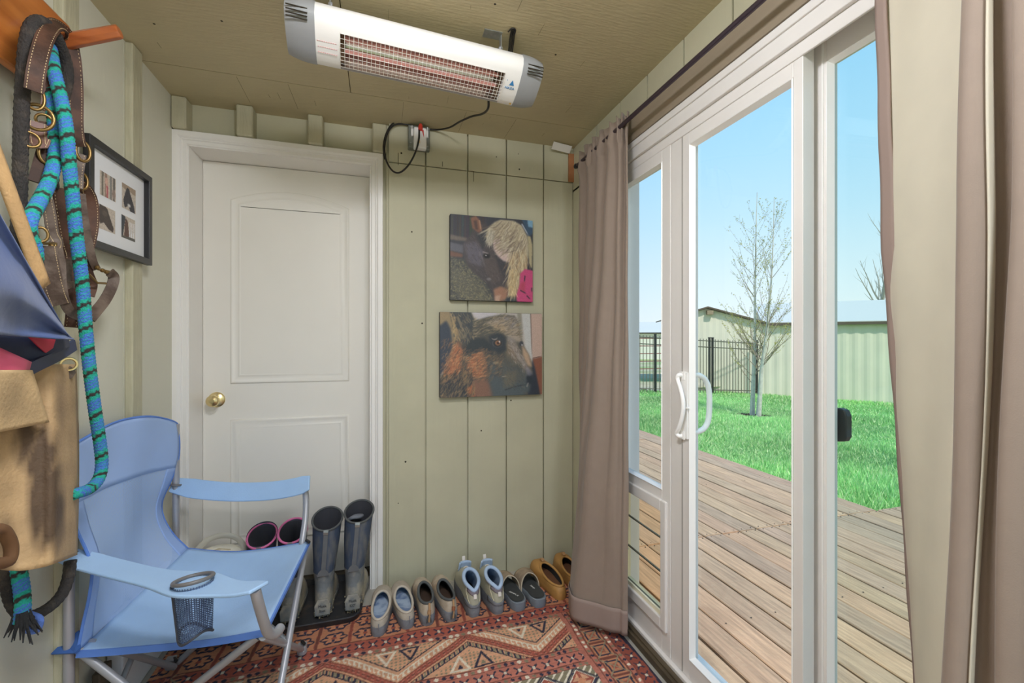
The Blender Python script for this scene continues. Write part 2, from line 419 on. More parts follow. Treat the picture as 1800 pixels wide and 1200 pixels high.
# jamb + casing (one trim piece)
b = MB()
b.box(DX0-.02, DX0-.001, 2.25, 2.45, .0, 2.07); b.box(DX1+.001, DX1+.02, 2.25, 2.45, .0, 2.07); b.box(DX0-.02, DX1+.02, 2.25, 2.45, 2.068, 2.09)
def casing_ring(off, y):
    x0, x1, z1 = DX0-.006-off, DX1+.006+off, 2.072+off
    return [(x0, y, 0), (x0, y, z1), (x1, y, z1), (x1, y, 0)]
CW = .056
rings = [casing_ring(o, y) for o, y in ((0, 2.262), (0, 2.248), (.004, 2.244), (.018, 2.246), (.022, 2.240), (.026, 2.240), (.028, 2.236), (.034, 2.232), (CW-.002, 2.232), (CW, 2.234), (CW, 2.262))]
b.loft(rings, closed=False)
struct(b.build('trim_9', m_white, smooth=30))
b = MB(); b.box(DX0, DX1, 2.375, 2.44, 0, .034); struct(b.build('trim_10', mat('dark worn sill', (78, 70, 58), .7, noise=.2, nscale=20), bevel=.004))
# ------------------------------------------------------------------ right wall above and beyond the sliding door
b = MB(); GY = (-1.1, -.82, -.60, -.39, -.18, .03, .24, .45, .66, .865, 1.07, 1.292, 1.51, 1.716, 1.934, YB+.02)
for i in range(len(GY)-1):
    b.box(XR, XR+.03, GY[i]+.004, GY[i+1]-.004, 2.03, ZC+.02)
b.box(XR+.02, XR+.14, YR, YB+.03, 2.04, ZC+.06)
b.box(XR, XR+.14, YR, -.12, -.02, 2.04); b.box(XR, XR+.14, 1.80, YB+.03, -.02, 2.04)
b.box(XR+.016, XR+.025, YR, YB+.02, 2.03, ZC+.02)
wr = struct(b.build('wall_right', m_side))
b = MB(); prof = [(1.017, 2.128), (.992, 2.126), (.984, 2.118), (.982, 2.10), (.988, 2.075), (.992, 2.055), (.994, 2.038), (1.017, 2.038)]
b.loft([[(x, y, z) for x, z in prof] for y in (-.9, 1.98)], True, True, True)
struct(b.build('trim_11', m_head, smooth=35))
# sliding door
sd = emptys('door_2', (1.07, .84, 0))
FX0, FX1 = 1.004, 1.14
def yz_frame(mb, x0, x1, y0, y1, z0, z1, l, r_, t, bt):
    """rectangular frame in a YZ plane: member widths low-y, high-y, top, bottom"""
    mb.box(x0, x1, y0, y0+l, z0, z1); mb.box(x0, x1, y1-r_, y1, z0, z1)
    mb.box(x0, x1, y0+l, y1-r_, z1-t, z1); mb.box(x0, x1, y0+l, y1-r_, z0, z0+bt)
b = MB(); yz_frame(b, FX0, FX1, -.12, 1.80, 0, 2.037, .05, .045, .07, .045)
b.box(.998, 1.02, -.14, 1.82, 2.012, 2.037); b.box(.998, 1.02, 1.78, 1.82, 0, 2.02)
b.box(FX0+.012, FX0+.02, -.07, 1.755, 1.93, 1.968)
b.build('frame', m_vinyl, sd, bevel=.003)
b = MB(); b.box(.972, 1.004, -.14, 1.82, 0, .028); b.box(.985, 1.004, -.14, 1.82, .028, .034)
b.build('sill', mat('worn aluminium sill', (96, 84, 66), .5, metal=.3, noise=.3, nscale=12, nstretch=(6, .6, 1)), sd, bevel=.003)
def bead(mb, xin, xg, y0, y1, z0, z1, w=.012):
    """sloping glazing bead around an opening, from the face xin down to the glass xg"""
    o = [(xin, y0, z0), (xin, y1, z0), (xin, y1, z1), (xin, y0, z1)]
    i1 = [(xin-.003, y0+.003, z0+.003), (xin-.003, y1-.003, z0+.003), (xin-.003, y1-.003, z1-.003), (xin-.003, y0+.003, z1-.003)]
    i2 = [(xg, y0+w, z0+w), (xg, y1-w, z0+w), (xg, y1-w, z1-w), (xg, y0+w, z1-w)]
    mb.loft([o, i1, i2])
# moving sash
sx0, sx1 = 1.020, 1.058
b = MB(); yz_frame(b, sx0, sx1, .845, 1.367, .046, 1.965, .027, .098, .075, .068)
sash = b.build('sash', m_vinyl, sd, bevel=.002)
b = MB(); bead(b, sx0, 1.036, .872, 1.269, .114, 1.89, .013); b.build('glazing_bead', m_bead, sash)
b = MB(); b.box(1.038, 1.042, .872, 1.27, .11, 1.892); b.build('glass', m_glass, sash)
b = MB(); b.box(1.0185, 1.0205, 1.302, 1.306, .05, 1.962); b.build('seam', mat('grey weatherstrip', (150, 146, 140), .7), sash)
# inner pull, thumb latch, outer pull
P = [W(u, v, X=x) for u, v, x in ((1200, 660, 1.016), (1193, 659, 1.0), (1191, 666, .997), (1196, 682, .996), (1200, 700, .996), (1201, 718, .996), (1198, 736, .996), (1193, 752, .996), (1189, 761, .998), (1194, 766, 1.004), (1200, 765, 1.017))]
b = MB(); b.tube(cr(P, 5), .0075, 10, flat=.8); b.obox(W(1201, 660, X=1.017), (.006, 0, 0), (0, .014, 0), (0, 0, .014)); b.obox(W(1200, 764, X=1.017), (.006, 0, 0), (0, .014, 0), (0, 0, .014))
b.obox(W(1204, 712, X=1.017), (.004, 0, 0), (0, .016, 0), (0, 0, .115))
hd = b.build('pull_handle', m_bead, sash, smooth=50)
b = MB(); b.obox(W(1206, 716, X=1.011), (.004, 0, 0), (0, .012, 0), (0, 0, .003)); b.build('thumb_latch', m_bead, hd, bevel=.001)
P = [W(u, v, Y=1.275) for u, v in ((1218, 658), (1230, 660), (1240, 668), (1246, 685), (1247, 712), (1245, 738), (1238, 752), (1228, 758), (1218, 760))]
b = MB(); b.tube(cr(P, 5), .0095, 10); b.build('outer_pull', m_bead, sash, smooth=60)
# fixed outer panel
fx0, fx1 = 1.076, 1.114
b = MB(); yz_frame(b, fx0, fx1, -.07, .895, .046, 1.99, .06, .068, .075, .055)
fp = b.build('fixed_panel', m_vinyl, sd, bevel=.002)
b = MB(); bead(b, fx0, 1.09, -.01, .827, .101, 1.915, .01); b.build('glazing_bead', m_bead, fp)
b = MB(); b.box(1.094, 1.098, -.012, .829, .10, 1.918); b.build('glass', m_glass2, fp)
b = MB(); pl = [W(1453, 717, X=1.125), W(1474, 717, X=1.125), W(1484, 721, X=1.125), W(1488, 732, X=1.125), W(1488, 768, X=1.125), W(1484, 776, X=1.125), W(1453, 776, X=1.125)]
b.poly(pl, .02, (1, 0, 0)); b.build('latch_plate', m_black, fp, bevel=.003)
b = MB(); b.box(fx0-.003, fx0, .834, .838, .06, 1.98); b.box(fx0-.003, fx0, .87, .874, .06, 1.98); b.build('interlock_strip', m_bead, fp)
# pet door insert
px0, px1 = 1.018, 1.056
b = MB(); b.box(px0, px1, 1.369, 1.418, .046, 1.966); b.box(px0, px1, 1.705, 1.756, .046, 1.966)
b.box(px0, px1, 1.418, 1.705, 1.885, 1.966); b.box(px0, px1, 1.418, 1.705, .571, .652); b.box(px0, px1, 1.418, 1.705, .046, .170)
pet = b.build('pet_door_panel', m_vinyl, sd, bevel=.002)
b = MB(); bead(b, px0, 1.036, 1.416, 1.707, .650, 1.887, .008); b.build('glazing_bead', m_bead, pet)
b = MB(); b.box(1.036, 1.039, 1.41, 1.71, .65, 1.89); b.build('glass', m_glass, pet)
b = MB(); yz_frame(b, 1.008, 1.02, 1.385, 1.735, .13, .615, .033, .033, .044, .042); ff = b.build('flap_frame', m_vinyl, pet, bevel=.004)
m_cream = mat('yellowed vinyl edge', (240, 230, 200), .4)
b = MB(); yz_frame(b, 1.02, 1.05, 1.418, 1.705, .170, .572, .006, .02, .006, .016); b.build('flap_edge', m_cream, pet)
for z0, z1 in ((.188, .326), (.332, .456), (.462, .566)):
    b = MB(); b.box(1.030, 1.033, 1.426, 1.684, z0, z1); fl = b.build('flap', m_vflap, pet)
    b = MB(); b.box(1.028, 1.035, 1.424, 1.686, z0-.006, z0-.001); b.build('flap_bar', mat('smoky flap rail', (92, 86, 70), .5), fl)
    b = MB()
    for y in (1.437, 1.672): b.lathe([(0, 0), (.003, 0), (.003, .002), (0, .0025)], (1.030, y, z1-.012), (-1, 0, 0), 8)
    b.build('rivet', m_chrome, fl)
# ================================================================== OUTSIDE
DZ = -.05
m_deck = mat('weathered deck boards', (190, 160, 134), .75, attr=True, noise=.3, nscale=9, nstretch=(7, .5, 4), bump=.25, bscale=22, bstretch=(6, .3, 4))
b = MB(); r = random.Random(4); bw = .141
def board(x0, x1, y0, y1):
    k = r.uniform(.88, 1.06); h = r.uniform(-.018, .018); g = r.random()
    base = srgb((204-14*g, 164-10*g, 128-2*g)); c = tuple(max(0, base[i]*k+h*(1 if i == 0 else -.3)) for i in range(3))
    dz = r.uniform(-.004, .002); e = .004
    ring = lambda y: [(x0, y, DZ-.03), (x0, y, DZ+dz-e), (x0+e, y, DZ+dz), (x1-e, y, DZ+dz), (x1, y, DZ+dz-e), (x1, y, DZ-.03)]
    b.loft([ring(y0), ring(y1)], True, True, True, col=c)
x = 1.17; i = 0
while x < 6.9:
    x1 = x+bw-.010
    if x < 3.3:
        board(x, x1, 2.358, 4.9+.6*(i % 2)); board(x, x1, 4.907+.6*(i % 2), 8.5)
    if x < 6.8: board(x, x1, -1.8+.0*(i % 2), 2.35)
    x += bw; i += 1
xe = 1.17+16*bw
board(xe, xe+bw-.008, 2.358, 8.5)
dk = struct(b.build('deck', m_deck))
b = MB()
for i in range(41):
    xx = 1.17+bw*i
    for dx in (.03, .105):
        for y in ((2.335, 2.375) if xx < 3.4 else (2.335,)): b.lathe([(.0035, 0), (.0035, .003), (.002, .0032)], (xx+dx, y, DZ-.001), (0, 0, 1), 7)
    for y in (.9, 1.6, 3.2, 4.1): b.lathe([(.0035, 0), (.0035, .002)], (xx+.03, y, DZ-.001), (0, 0, 1), 6)
b.build('nail', mat('rusty nail heads', (60, 50, 44), .6), dk)
b = MB(); b.box(1.16, 3.44, -1.8, 8.5, -.3, DZ-.028); b.box(3.44, 6.9, -1.8, 2.345, -.3, DZ-.028); b.build('dark_void', mat('dark void under deck', (40, 34, 28), .9), dk)  # solid slab, shade under the boards put in its dark colour
# lawn with real blades
def gz(x, y): 
    d = max(0., x-3.4); return -.15-.047*min(d, 12)-.01*max(0, y-8)*.3
m_soil = mat('turf soil', (104, 158, 70), .95, col2=(126, 178, 84), c2scale=1.5, bump=.2, bscale=8)
b = MB(); b.grid(lambda u, v: (3.2+u*16, -4+v*16.6, gz(3.2+u*16, -4+v*16.6)), 40, 40); b.grid(lambda u, v: (-2+u*5.25, 8.45+v*4.1, gz(0, 8.45+v*4.1)), 10, 10)
struct(b.build('lawn', m_soil, smooth=60))
r = np.random.default_rng(9)
def blades(n, xa, xb, ya, yb, keep):
    X = r.uniform(xa, xb, n); Y = r.uniform(ya, yb, n); k = keep(X, Y); return X[k], Y[k]
vis = lambda X, Y: (((X > 3.42) & (Y > 2.40)) | (X > 6.92) | (Y > 8.6)) & (X/Y > .42) & (X/Y < 2.3) & (Y < 12.4) & ((X-12.4)*.736+(Y-11.7)*.677 < .25) & (((X-7.4)/.36)**2+((Y-7.2)/.30)**2 > 1)
XA, YA = blades(110000, 3.42, 9, 2.4, 10.5, vis); XB, YB_ = blades(60000, 3, 17, 2.4, 12.4, vis)
XX = np.concatenate([XA, XB]); YY = np.concatenate([YA, YB_]); n = len(XX)
ZZ = np.array([gz(x, y) for x, y in zip(XX, YY)])
dist = np.hypot(XX, YY); wd = .0035+.0009*dist; hh = r.uniform(.03, .085, n)*(1+.45*np.sin(XX*1.9+np.sin(YY*1.3))*np.sin(YY*2.1+1)); an = r.uniform(0, 2*PI, n); ln = r.uniform(.0, .07, n); la = r.uniform(0, 2*PI, n)
V = np.zeros((n, 3, 3)); dx, dy = np.cos(an)*wd, np.sin(an)*wd
V[:, 0] = np.stack([XX-dx, YY-dy, ZZ-.01], 1); V[:, 1] = np.stack([XX+dx, YY+dy, ZZ-.01], 1); V[:, 2] = np.stack([XX+np.cos(la)*ln, YY+np.sin(la)*ln, ZZ+hh], 1)
me = bpy.data.meshes.new('lawn_grass'); me.vertices.add(n*3); me.vertices.foreach_set('co', V.ravel()); me.loops.add(n*3); me.loops.foreach_set('vertex_index', np.arange(n*3, dtype=np.int32))
me.polygons.add(n); me.polygons.foreach_set('loop_start', np.arange(0, n*3, 3, dtype=np.int32)); me.update(calc_edges=True)
g1, g2, g3 = np.array(srgb((190, 226, 150))), np.array(srgb((150, 206, 128))), np.array(srgb((240, 248, 190)))
f = r.random(n)[:, None]; patch = (.5+.5*np.sin(XX*1.3+np.sin(YY*1.7)*1.2)*np.sin(YY*1.1+.6))[:, None]
col = (g1*f+g2*(1-f))*(.8+.4*patch); col = col*r.uniform(.7, 1.25, n)[:, None]; sel = r.random(n) < .15; col[sel] = g3
cc = np.ones((n*3, 4), np.float32); cc[:, :3] = np.repeat(col, 3, 0)
at = me.color_attributes.new('Col', 'FLOAT_COLOR', 'POINT'); at.data.foreach_set('color', cc.ravel())
me.materials.append(mat('grass blades', (100, 170, 60), .6, attr=True, trans=.35))
go = bpy.data.objects.new('lawn_grass', me); COL.objects.link(go); go['kind'] = 'stuff'; tag(go, 'bright green spring grass covering the lawn beyond the deck', 'grass')
# dry ground beyond the fence
b = MB(); b.grid(lambda u, v: (-60+u*160, 12.3+v*120, gz(7, 12)-.004-.006*v*120*0), 12, 12); b.grid(lambda u, v: (13+u*80, -60+v*72, -.72), 8, 8); b.grid(lambda u, v: (-70+u*72, -60+v*60, -.32), 8, 8)
struct(b.build('ground', mat('dry pasture ground', (196, 182, 150), .95, col2=(150, 170, 104), c2scale=.25, noise=.15, nscale=3)))
# mulch ring round the tree
b = MB(); tb = W(1328, 737, Z=-.36); r2 = random.Random(8)
for _ in range(700):
    a = r2.uniform(0, 2*PI); q = math.sqrt(r2.random()); x, y = 7.4+.40*q*math.cos(a), 7.2+.33*q*math.sin(a)
    t = r2.uniform(0, PI); l = r2.uniform(.01, .03)
    b.obox((x, y, gz(x, y)+.008+.01*r2.random()), (math.cos(t)*l, math.sin(t)*l, r2.uniform(-.006, .006)), (-math.sin(t)*.006, math.cos(t)*.006, 0), (0, 0, .004))
o = b.build('bark_mulch', mat('dark bark mulch', (62, 46, 36), .9, noise=.3, nscale=40), fix=False); o['kind'] = 'stuff'; tag(o, 'dark bark mulch in a ring around the young tree trunk', 'mulch')
# ------------------------------------------------------------------ trees
m_bark = mat('pale young bark', (206, 198, 186), .8, noise=.2, nscale=14)
m_barkd = mat('grey brown twigs', (158, 140, 120), .8, noise=.2, nscale=14)
m_bud = mat('yellow green buds', (190, 184, 92), .7, trans=.3)
def grow(mb, buds, p, d, L, rad, lvl, rr, nb):
    path = [p.copy()]; q = p.copy(); dd = d.copy(); n = 7
    for i in range(n):
        dd = (dd+Vector((rr.gauss(0, .07), rr.gauss(0, .07), .05+rr.gauss(0, .04)))).normalized(); q = q+dd*(L/n); path.append(q.copy())
    rs = [rad*(1-.82*i/n) for i in range(n+1)]
    mb.tube(path, rs, 5 if lvl else 8, caps=True)
    if lvl >= 1:
        for _ in range(int(L*(16 if lvl == 1 else 30))+1):
            k = rr.uniform(.25, 1)*n; i = min(int(k), n-1); c = path[i].lerp(path[i+1], k-i); s = rr.uniform(.008, .017)
            e = Vector((rr.gauss(0, 1), rr.gauss(0, 1), rr.gauss(.6, 1))).normalized(); w = e.orthogonal().normalized()*s*.55; c = c+e*s*.6
            buds.add([c-e*s, c+w, c+e*s*1.6, c-w, c+e.cross(w)*.7], [(0, 1, 4), (1, 2, 4), (2, 3, 4), (3, 0, 4), (0, 3, 2, 1)])
    if lvl >= 2: return
    for _ in range(nb[lvl]):
        k = rr.uniform(.3 if lvl == 0 else .2, .95)*n; i = min(int(k), n-1); c = path[i].lerp(path[i+1], k-i)
        a = rr.uniform(0, 2*PI); out = Vector((math.cos(a), math.sin(a), 0)); base = (path[i+1]-path[i]).normalized()
        nd = (base*rr.uniform(.7, 1.1)+out*rr.uniform(.45, .8)).normalized(); fl = (1-k/n)
        grow(mb, buds, c, nd, L*rr.uniform(.26, .42)*(.55+.6*fl)*(1 if lvl == 0 else .9), rs[i]*rr.uniform(.35, .5), lvl+1, rr, nb)
TG = gz(7.4, 7.2)
tr = thing('young_tree', 'slender young twin trunk tree with sparse spring buds standing on the lawn', 'tree', (7.4, 7.2, TG))
rr = random.Random(21); bd = MB()
def at10(u, v, k=1.0): return W(u, v, X=7.4)*1.0
for nm, uv, seed in (('stem', ((1322, 737), (1323, 700), (1325, 650), (1327, 600), (1327, 540), (1328, 470), (1329, 400), (1331, 338)), 3), ('stem', ((1333, 738), (1336, 690), (1339, 645), (1345, 605), (1351, 550), (1356, 490), (1359, 420), (1361, 348)), 14)):
    rr = random.Random(seed); path = cr([W(u, v, X=7.4) for u, v in uv], 4); n = len(path)
    path[0].z = TG-.02
    b = MB(); b.tube(path, [.046*(1-(i/n))**1.25+.0045 for i in range(n)], 9); st = b.build(nm, m_bark, tr, smooth=60)
    br = MB()
    for q_ in range(46):
        k = rr.uniform(.24, .93); i = int(k*(n-1)); a = 2.4*q_+rr.uniform(-.4, .4); out = Vector((math.cos(a), math.sin(a), 0))
        grow(br, bd, path[i], (Vector((0, 0, 1))*rr.uniform(.8, 1.3)+out*.85).normalized(), rr.uniform(1.0, 1.7)*(1.1-k*.75), .010*(1.1-k), 1, rr, (0, 5, 0))
    br.build('branches', m_barkd, st, smooth=60, fix=False)
bud = bd.build('buds', m_bud, tr, fix=False); bud['kind'] = 'stuff'
tr2 = thing('bare_tree', 'faint bare tree rising beyond the roof of the long pale shed', 'tree', (27, 17.6, -.7))
b = MB(); bd2 = MB(); rr = random.Random(33); grow(b, bd2, Vector((27, 17.6, -.7)), Vector((0, .05, 1)), 8.6, .16, 0, rr, (16, 6, 3))
b.build('branches', mat('distant grey twigs', (176, 170, 160), .9), tr2, fix=False)
# ------------------------------------------------------------------ sheds
m_shed = mat('pale sage metal siding', (224, 210, 190), .55, noise=.05, nscale=2)
m_roof = mat('white sheet roofing', (214, 208, 200), .5)
m_rtrim = mat('dark brown eave trim', (92, 76, 62), .7)
A = Vector((12.4, 11.7, 0)); Bv = Vector((21.0, 3.8, 0)); dl = (Bv-A).normalized(); nb_ = Vector((-dl.y, dl.x, 0)); 
if nb_.dot(A) < 0: nb_ = -nb_
zb = -.78; ze = 1.80
sh = thing('long_shed', 'long low pale metal shed with white roof behind the lawn', 'shed', (A+Bv)/2+Vector((0, 0, zb)))
b = MB(); n = int((Bv-A).length/.075); ring0 = []; ring1 = []
pts = []
for i in range(n+1):
    p = A+dl*(.075*i); o = (0, .018, .018, 0)[i % 4]
    if i % 4 == 0: o = 0
    p = p - nb_*o; pts.append(p)
for i in range(n):
    p, q = pts[i], pts[i+1]; b.add([(p.x, p.y, zb), (q.x, q.y, zb), (q.x, q.y, ze), (p.x, p.y, ze)], [(0, 1, 2, 3)])
e = A+nb_*5; f_ = Bv+nb_*5
b.add([(A.x, A.y, zb), (e.x, e.y, zb), (e.x, e.y, ze+1.), (A.x, A.y, ze)], [(0, 1, 2, 3)]); b.add([(Bv.x, Bv.y, zb), (f_.x, f_.y, zb), (f_.x, f_.y, ze+1), (Bv.x, Bv.y, ze)], [(0, 1, 2, 3)])
b.add([(e.x, e.y, zb), (f_.x, f_.y, zb), (f_.x, f_.y, ze+1.), (e.x, e.y, ze+1.)], [(0, 1, 2, 3)])
b.build('wall', m_shed, sh, fix=False)
b = MB(); ov = nb_*.15; r0 = A-ov-dl*.05; r1 = Bv-ov
up = Vector((0, 0, .18)); c = (r0+r1+nb_*5)/2
sl = (nb_*5+Vector((0, 0, 1.0))); 
b.add([(r0.x, r0.y, ze+.02), (r1.x, r1.y, ze+.02), tuple(r1+sl+Vector((0, 0, ze+.02))), tuple(r0+sl+Vector((0, 0, ze+.02))), (r0.x, r0.y, ze+.05), (r1.x, r1.y, ze+.05), tuple(r1+sl+Vector((0, 0, ze+.05))), tuple(r0+sl+Vector((0, 0, ze+.05)))],
      [(0, 1, 2, 3), (7, 6, 5, 4), (0, 4, 5, 1), (1, 5, 6, 2), (2, 6, 7, 3), (3, 7, 4, 0)])
b.build('roof', m_roof, sh)
b = MB(); mid = (r0+r1)/2; b.obox((mid.x, mid.y, ze-.02), dl*((r1-r0).length/2), nb_*.02, (0, 0, .045)); b.build('eave_trim', m_rtrim, sh)
# gable ended shed to the left of it
Cg = W(1214, 600, Y=12.75); Cg.z = 0; Ag = A.copy(); dg_ = (Cg-Ag); Lg = dg_.length; dg_.normalize(); ng = Vector((-dg_.y, dg_.x, 0))
if ng.dot(A) < 0: ng = -ng
gs = thing('gable_shed', 'pale metal shed with low gable roof behind the dark picket fence', 'shed', (Ag+Cg)/2+Vector((0, 0, zb)))
Rg = W(1240, 543, Y=12.65); tR = (Rg-Ag).dot(dg_)/1.0; hr = Rg.z
b = MB(); n = int(Lg/.1); zt = lambda s: (1.80+(hr-1.80)*s/tR) if s < tR else hr-(hr-1.80)/tR*(s-tR)
for i in range(n):
    s0, s1 = Lg*i/n, Lg*(i+1)/n; o0 = .012*(i % 2); p, q = Ag+dg_*s0-ng*o0, Ag+dg_*s1-ng*(.012-o0)
    b.add([(p.x, p.y, zb), (q.x, q.y, zb), (q.x, q.y, zt(s1)), (p.x, p.y, zt(s0))], [(0, 1, 2, 3)])
b.build('wall', m_shed, gs, fix=False)
b = MB()
for s0, s1 in ((-.12, tR), (tR, Lg+.6)):
    p0, p1 = Ag+dg_*s0-ng*.18, Ag+dg_*s1-ng*.18; z0, z1 = zt(s0)+.02, zt(s1)+.02; bk = ng*4
    b.add([(p0.x, p0.y, z0), (p1.x, p1.y, z1), tuple(p1+bk+Vector((0, 0, z1))), tuple(p0+bk+Vector((0, 0, z0))), (p0.x, p0.y, z0+.05), (p1.x, p1.y, z1+.05), tuple(p1+bk+Vector((0, 0, z1+.05))), tuple(p0+bk+Vector((0, 0, z0+.05)))],
          [(0, 1, 2, 3), (7, 6, 5, 4), (0, 4, 5, 1), (1, 5, 6, 2), (2, 6, 7, 3), (3, 7, 4, 0)])
b.build('roof', m_rtrim, gs)
b = MB(); b.obox(Vector((Ag.x, Ag.y, 0))+dg_*(tR-.08)-ng*.08+Vector((0, 0, hr-.14)), dg_*.1, ng*.1, (0, 0, .07)); b.build('vent', mat('brown gable vent', (150, 128, 104), .8), gs)
# distant barn
o = thing('distant_barn', 'far low barn roof seen through the narrow pet door glass', 'barn', (19, 34, -.5))
b = MB(); b.box(12, 30, 33, 40, -1, 1.9); b.build('wall', mat('far beige barn wall', (216, 214, 198), .8), o)
b = MB(); b.loft([[(11.5, 32.6, 1.9), (11.5, 36.5, 3.0), (11.5, 40.4, 1.9)], [(30.5, 32.6, 2.05), (30.5, 36.5, 3.1), (30.5, 40.4, 1.9)]], True, True, True); b.build('roof', m_roof, o)
# ------------------------------------------------------------------ picket fence
m_iron = mat('dark brown fence iron', (118, 110, 96), .5, metal=.4)
FY = 11.55
fe = thing('picket_fence', 'dark metal picket fence between the lawn and the pale sheds', 'fence', (9, FY, gz(9, FY)))
fz = lambda x: gz(x, FY)
for dz in (.14, 1.50, 1.70):
    b = MB(); b.tube([(6.2, FY, fz(6.2)+dz), (9.0, FY, fz(9)+dz), (11.95, FY, fz(11.9)+dz)], .016, 4); b.build('rail', m_iron, fe)
x = 6.25
while x < 11.9:
    b = MB(); b.box(x-.008, x+.008, FY-.008, FY+.008, fz(x)+.05, fz(x)+1.76); b.build('picket', m_iron, fe); x += .115
for x in (6.2, 8.05, 10.05, 10.17, 11.95):
    b = MB(); b.box(x-.026, x+.026, FY-.026, FY+.026, fz(x)-.03, fz(x)+1.80); b.box(x-.032, x+.032, FY-.032, FY+.032, fz(x)+1.80, fz(x)+1.82); b.build('post', m_black, fe)
# corral panel beyond
m_red = mat('rusty red pipe', (150, 92, 84), .6)
cp = thing('corral_panel', 'rusty red pipe corral panel standing beyond the picket fence', 'livestock panel', (13.5, 19, -.6))
for k in range(5):
    b = MB(); b.tube([(8.5, 19, -.15+k*.38), (18, 19, -.15+k*.38)], .024, 6); b.build('rail', m_red, cp)
for x in (8.6, 11.6, 14.6, 17.8):
    b = MB(); b.tube([(x, 19, -.65), (x, 19, 1.45)], .03, 6); b.build('post', m_red, cp)
# ================================================================== INTERIOR THINGS
def resample(path, step):
    P = np.array([tuple(p) for p in path]); L = np.concatenate([[0], np.cumsum(np.linalg.norm(np.diff(P, axis=0), axis=1))])
    n = max(2, int(L[-1]/step)); t = np.linspace(0, L[-1], n+1)
    return [Vector(tuple(float(np.interp(q, L, P[:, k])) for k in range(3))) for q in t]
def Wp(pts, X): return [W(p[0], p[1], X=(p[2] if len(p) > 2 else X)) for p in pts]
# ------------------------------------------------------------------ coat rack
m_oak = mat('varnished orange wood', (196, 118, 54), .35, col2=(168, 92, 38), c2scale=5, nstretch=(8, .5, 6), coat=.2, c2lo=.35, c2hi=.7)
m_peg = mat('varnished peg wood', (176, 98, 50), .35, col2=(150, 76, 36), c2scale=8, nstretch=(.6, 8, 8), coat=.2, c2lo=.35, c2hi=.7)
rk = thing('coat_rack', 'varnished orange wooden coat rack board with pegs high on left wall', 'coat rack', (XL, 1.0, 1.83))
b = MB(); b.box(XL+.0245, XL+.046, .35, 1.505, 1.845, 2.075); b.build('board', m_oak, rk, bevel=.006)
def peg(y0, z0):
    b = MB(); p0 = Vector((XL+.046, y0, z0)); d = Vector((.158, -.012, .058)); az = d.normalized(); ay = Vector((0, 1, 0)); ay = (ay-az*ay.dot(az)).normalized(); ax = ay.cross(az)
    rings = []
    for t, s in ((0, 1.0), (.5, .92), (.96, .86), (1, .80)):
        c = p0+d*t; rings.append([c+ay*(.017*s*math.cos(a))+ax*(.021*s*math.sin(a)) for a in [PI/4*k+PI/8 for k in range(8)]])
    b.loft(rings, True, True, True); return b.build('peg', m_peg, rk, bevel=.002)
PEG = (1.415, 1.968)
peg(*PEG); peg(1.14, 1.965); peg(.80, 1.965)
# ------------------------------------------------------------------ blue and green lead rope
m_rope = mat('braided rope yarn', (60, 120, 160), .9, attr=True, noise=.22, nscale=260, bump=.5, bscale=300)
CB, CG, CK = np.array(srgb((74, 118, 208))), np.array(srgb((34, 168, 146))), np.array(srgb((54, 50, 50)))
def rope_col(s, a):
    z = abs((a/(PI/7)) % 2-1)*.005+.009*math.sin(a+1.)
    ph = ((s+z)/.056) % 1.
    if ph < .17: return CK
    if ph < .36 or ph > .84: return CG
    k = math.sin(s*1300+a*5)
    return CB if k > -.5 else CG*.8+CB*.2
def rope(mb, pts, r, n=10):
    p = resample(cr(pts, n), .003)
    mb.tube(p, [r*(1+.045*math.sin(i*2*PI/3.1)) for i in range(len(p))], 20, colf=lambda i, a: tuple(rope_col(i*.003, a)))
RX = -.70
lr = thing('lead_rope', 'thick blue, green and black braided lead rope looped over the wooden peg', 'rope', W(150, 860, X=RX))
b = MB()
rope(b, Wp([(64, 66, -.79), (68, 48, -.80), (78, 44, -.805), (85, 62, -.795), (88, 84, -.77), (95, 125, -.735), (108, 178, -.715), (117, 230), (121, 280), (128, 350), (135, 420), (145, 500), (151, 580), (158, 650), (167, 720), (176, 780), (179, 815), (174, 840), (160, 857), (138, 866), (110, 872, -.72), (80, 860, -.74), (60, 820, -.75)], RX), .0132)
b.build('long_strand', m_rope, lr, smooth=60)
b = MB()
rope(b, Wp([(72, 62, -.80), (78, 50, -.81), (83, 66, -.80), (86, 110, -.775), (91, 170, -.745), (97, 230, -.735), (97, 275, -.73), (86, 320, -.725), (66, 360, -.72), (53, 385, -.715), (52, 410, -.715), (62, 440, -.715), (60, 480, -.72), (46, 560, -.74), (36, 680, -.75), (30, 800, -.75), (28, 900, -.75), (30, 960, -.745), (33, 1000, -.74), (39, 1040, -.735), (40, 1072, -.73), (38, 1092, -.73)], RX), .0132)
b.build('short_strand', m_rope, lr, smooth=60)
b = MB(); rr = random.Random(4); c = W(38, 1090, X=-.73)
for k in range(26):
    a = rr.uniform(0, 2*PI); o = Vector((math.cos(a)*.010, math.sin(a)*.010, 0)); e = Vector((math.cos(a)*rr.uniform(.01, .03), math.sin(a)*rr.uniform(.01, .03), -rr.uniform(.02, .045)))
    b.tube([c+o+Vector((0, 0, .02)), c+o*1.5, c+o+e], [.004, .0035, .001], 5)
b.build('frayed_end', mat('frayed black yarn', (46, 46, 48), .95, bump=.4, bscale=200), lr, smooth=60)
b = MB(); c2 = W(58, 1100, X=-.725); b.tube(cr([c2+Vector((-.01, 0, .03)), c2+Vector((.012, .0, .014)), c2+Vector((.008, 0, -.01)), c2+Vector((-.008, 0, -.008)), c2+Vector((-.012, 0, .01)), c2+Vector((.004, 0, .018))], 5), .006, 8)
b.build('knot', mat('blue melted yarn', (92, 124, 200), .8, bump=.4, bscale=200), lr, smooth=60)
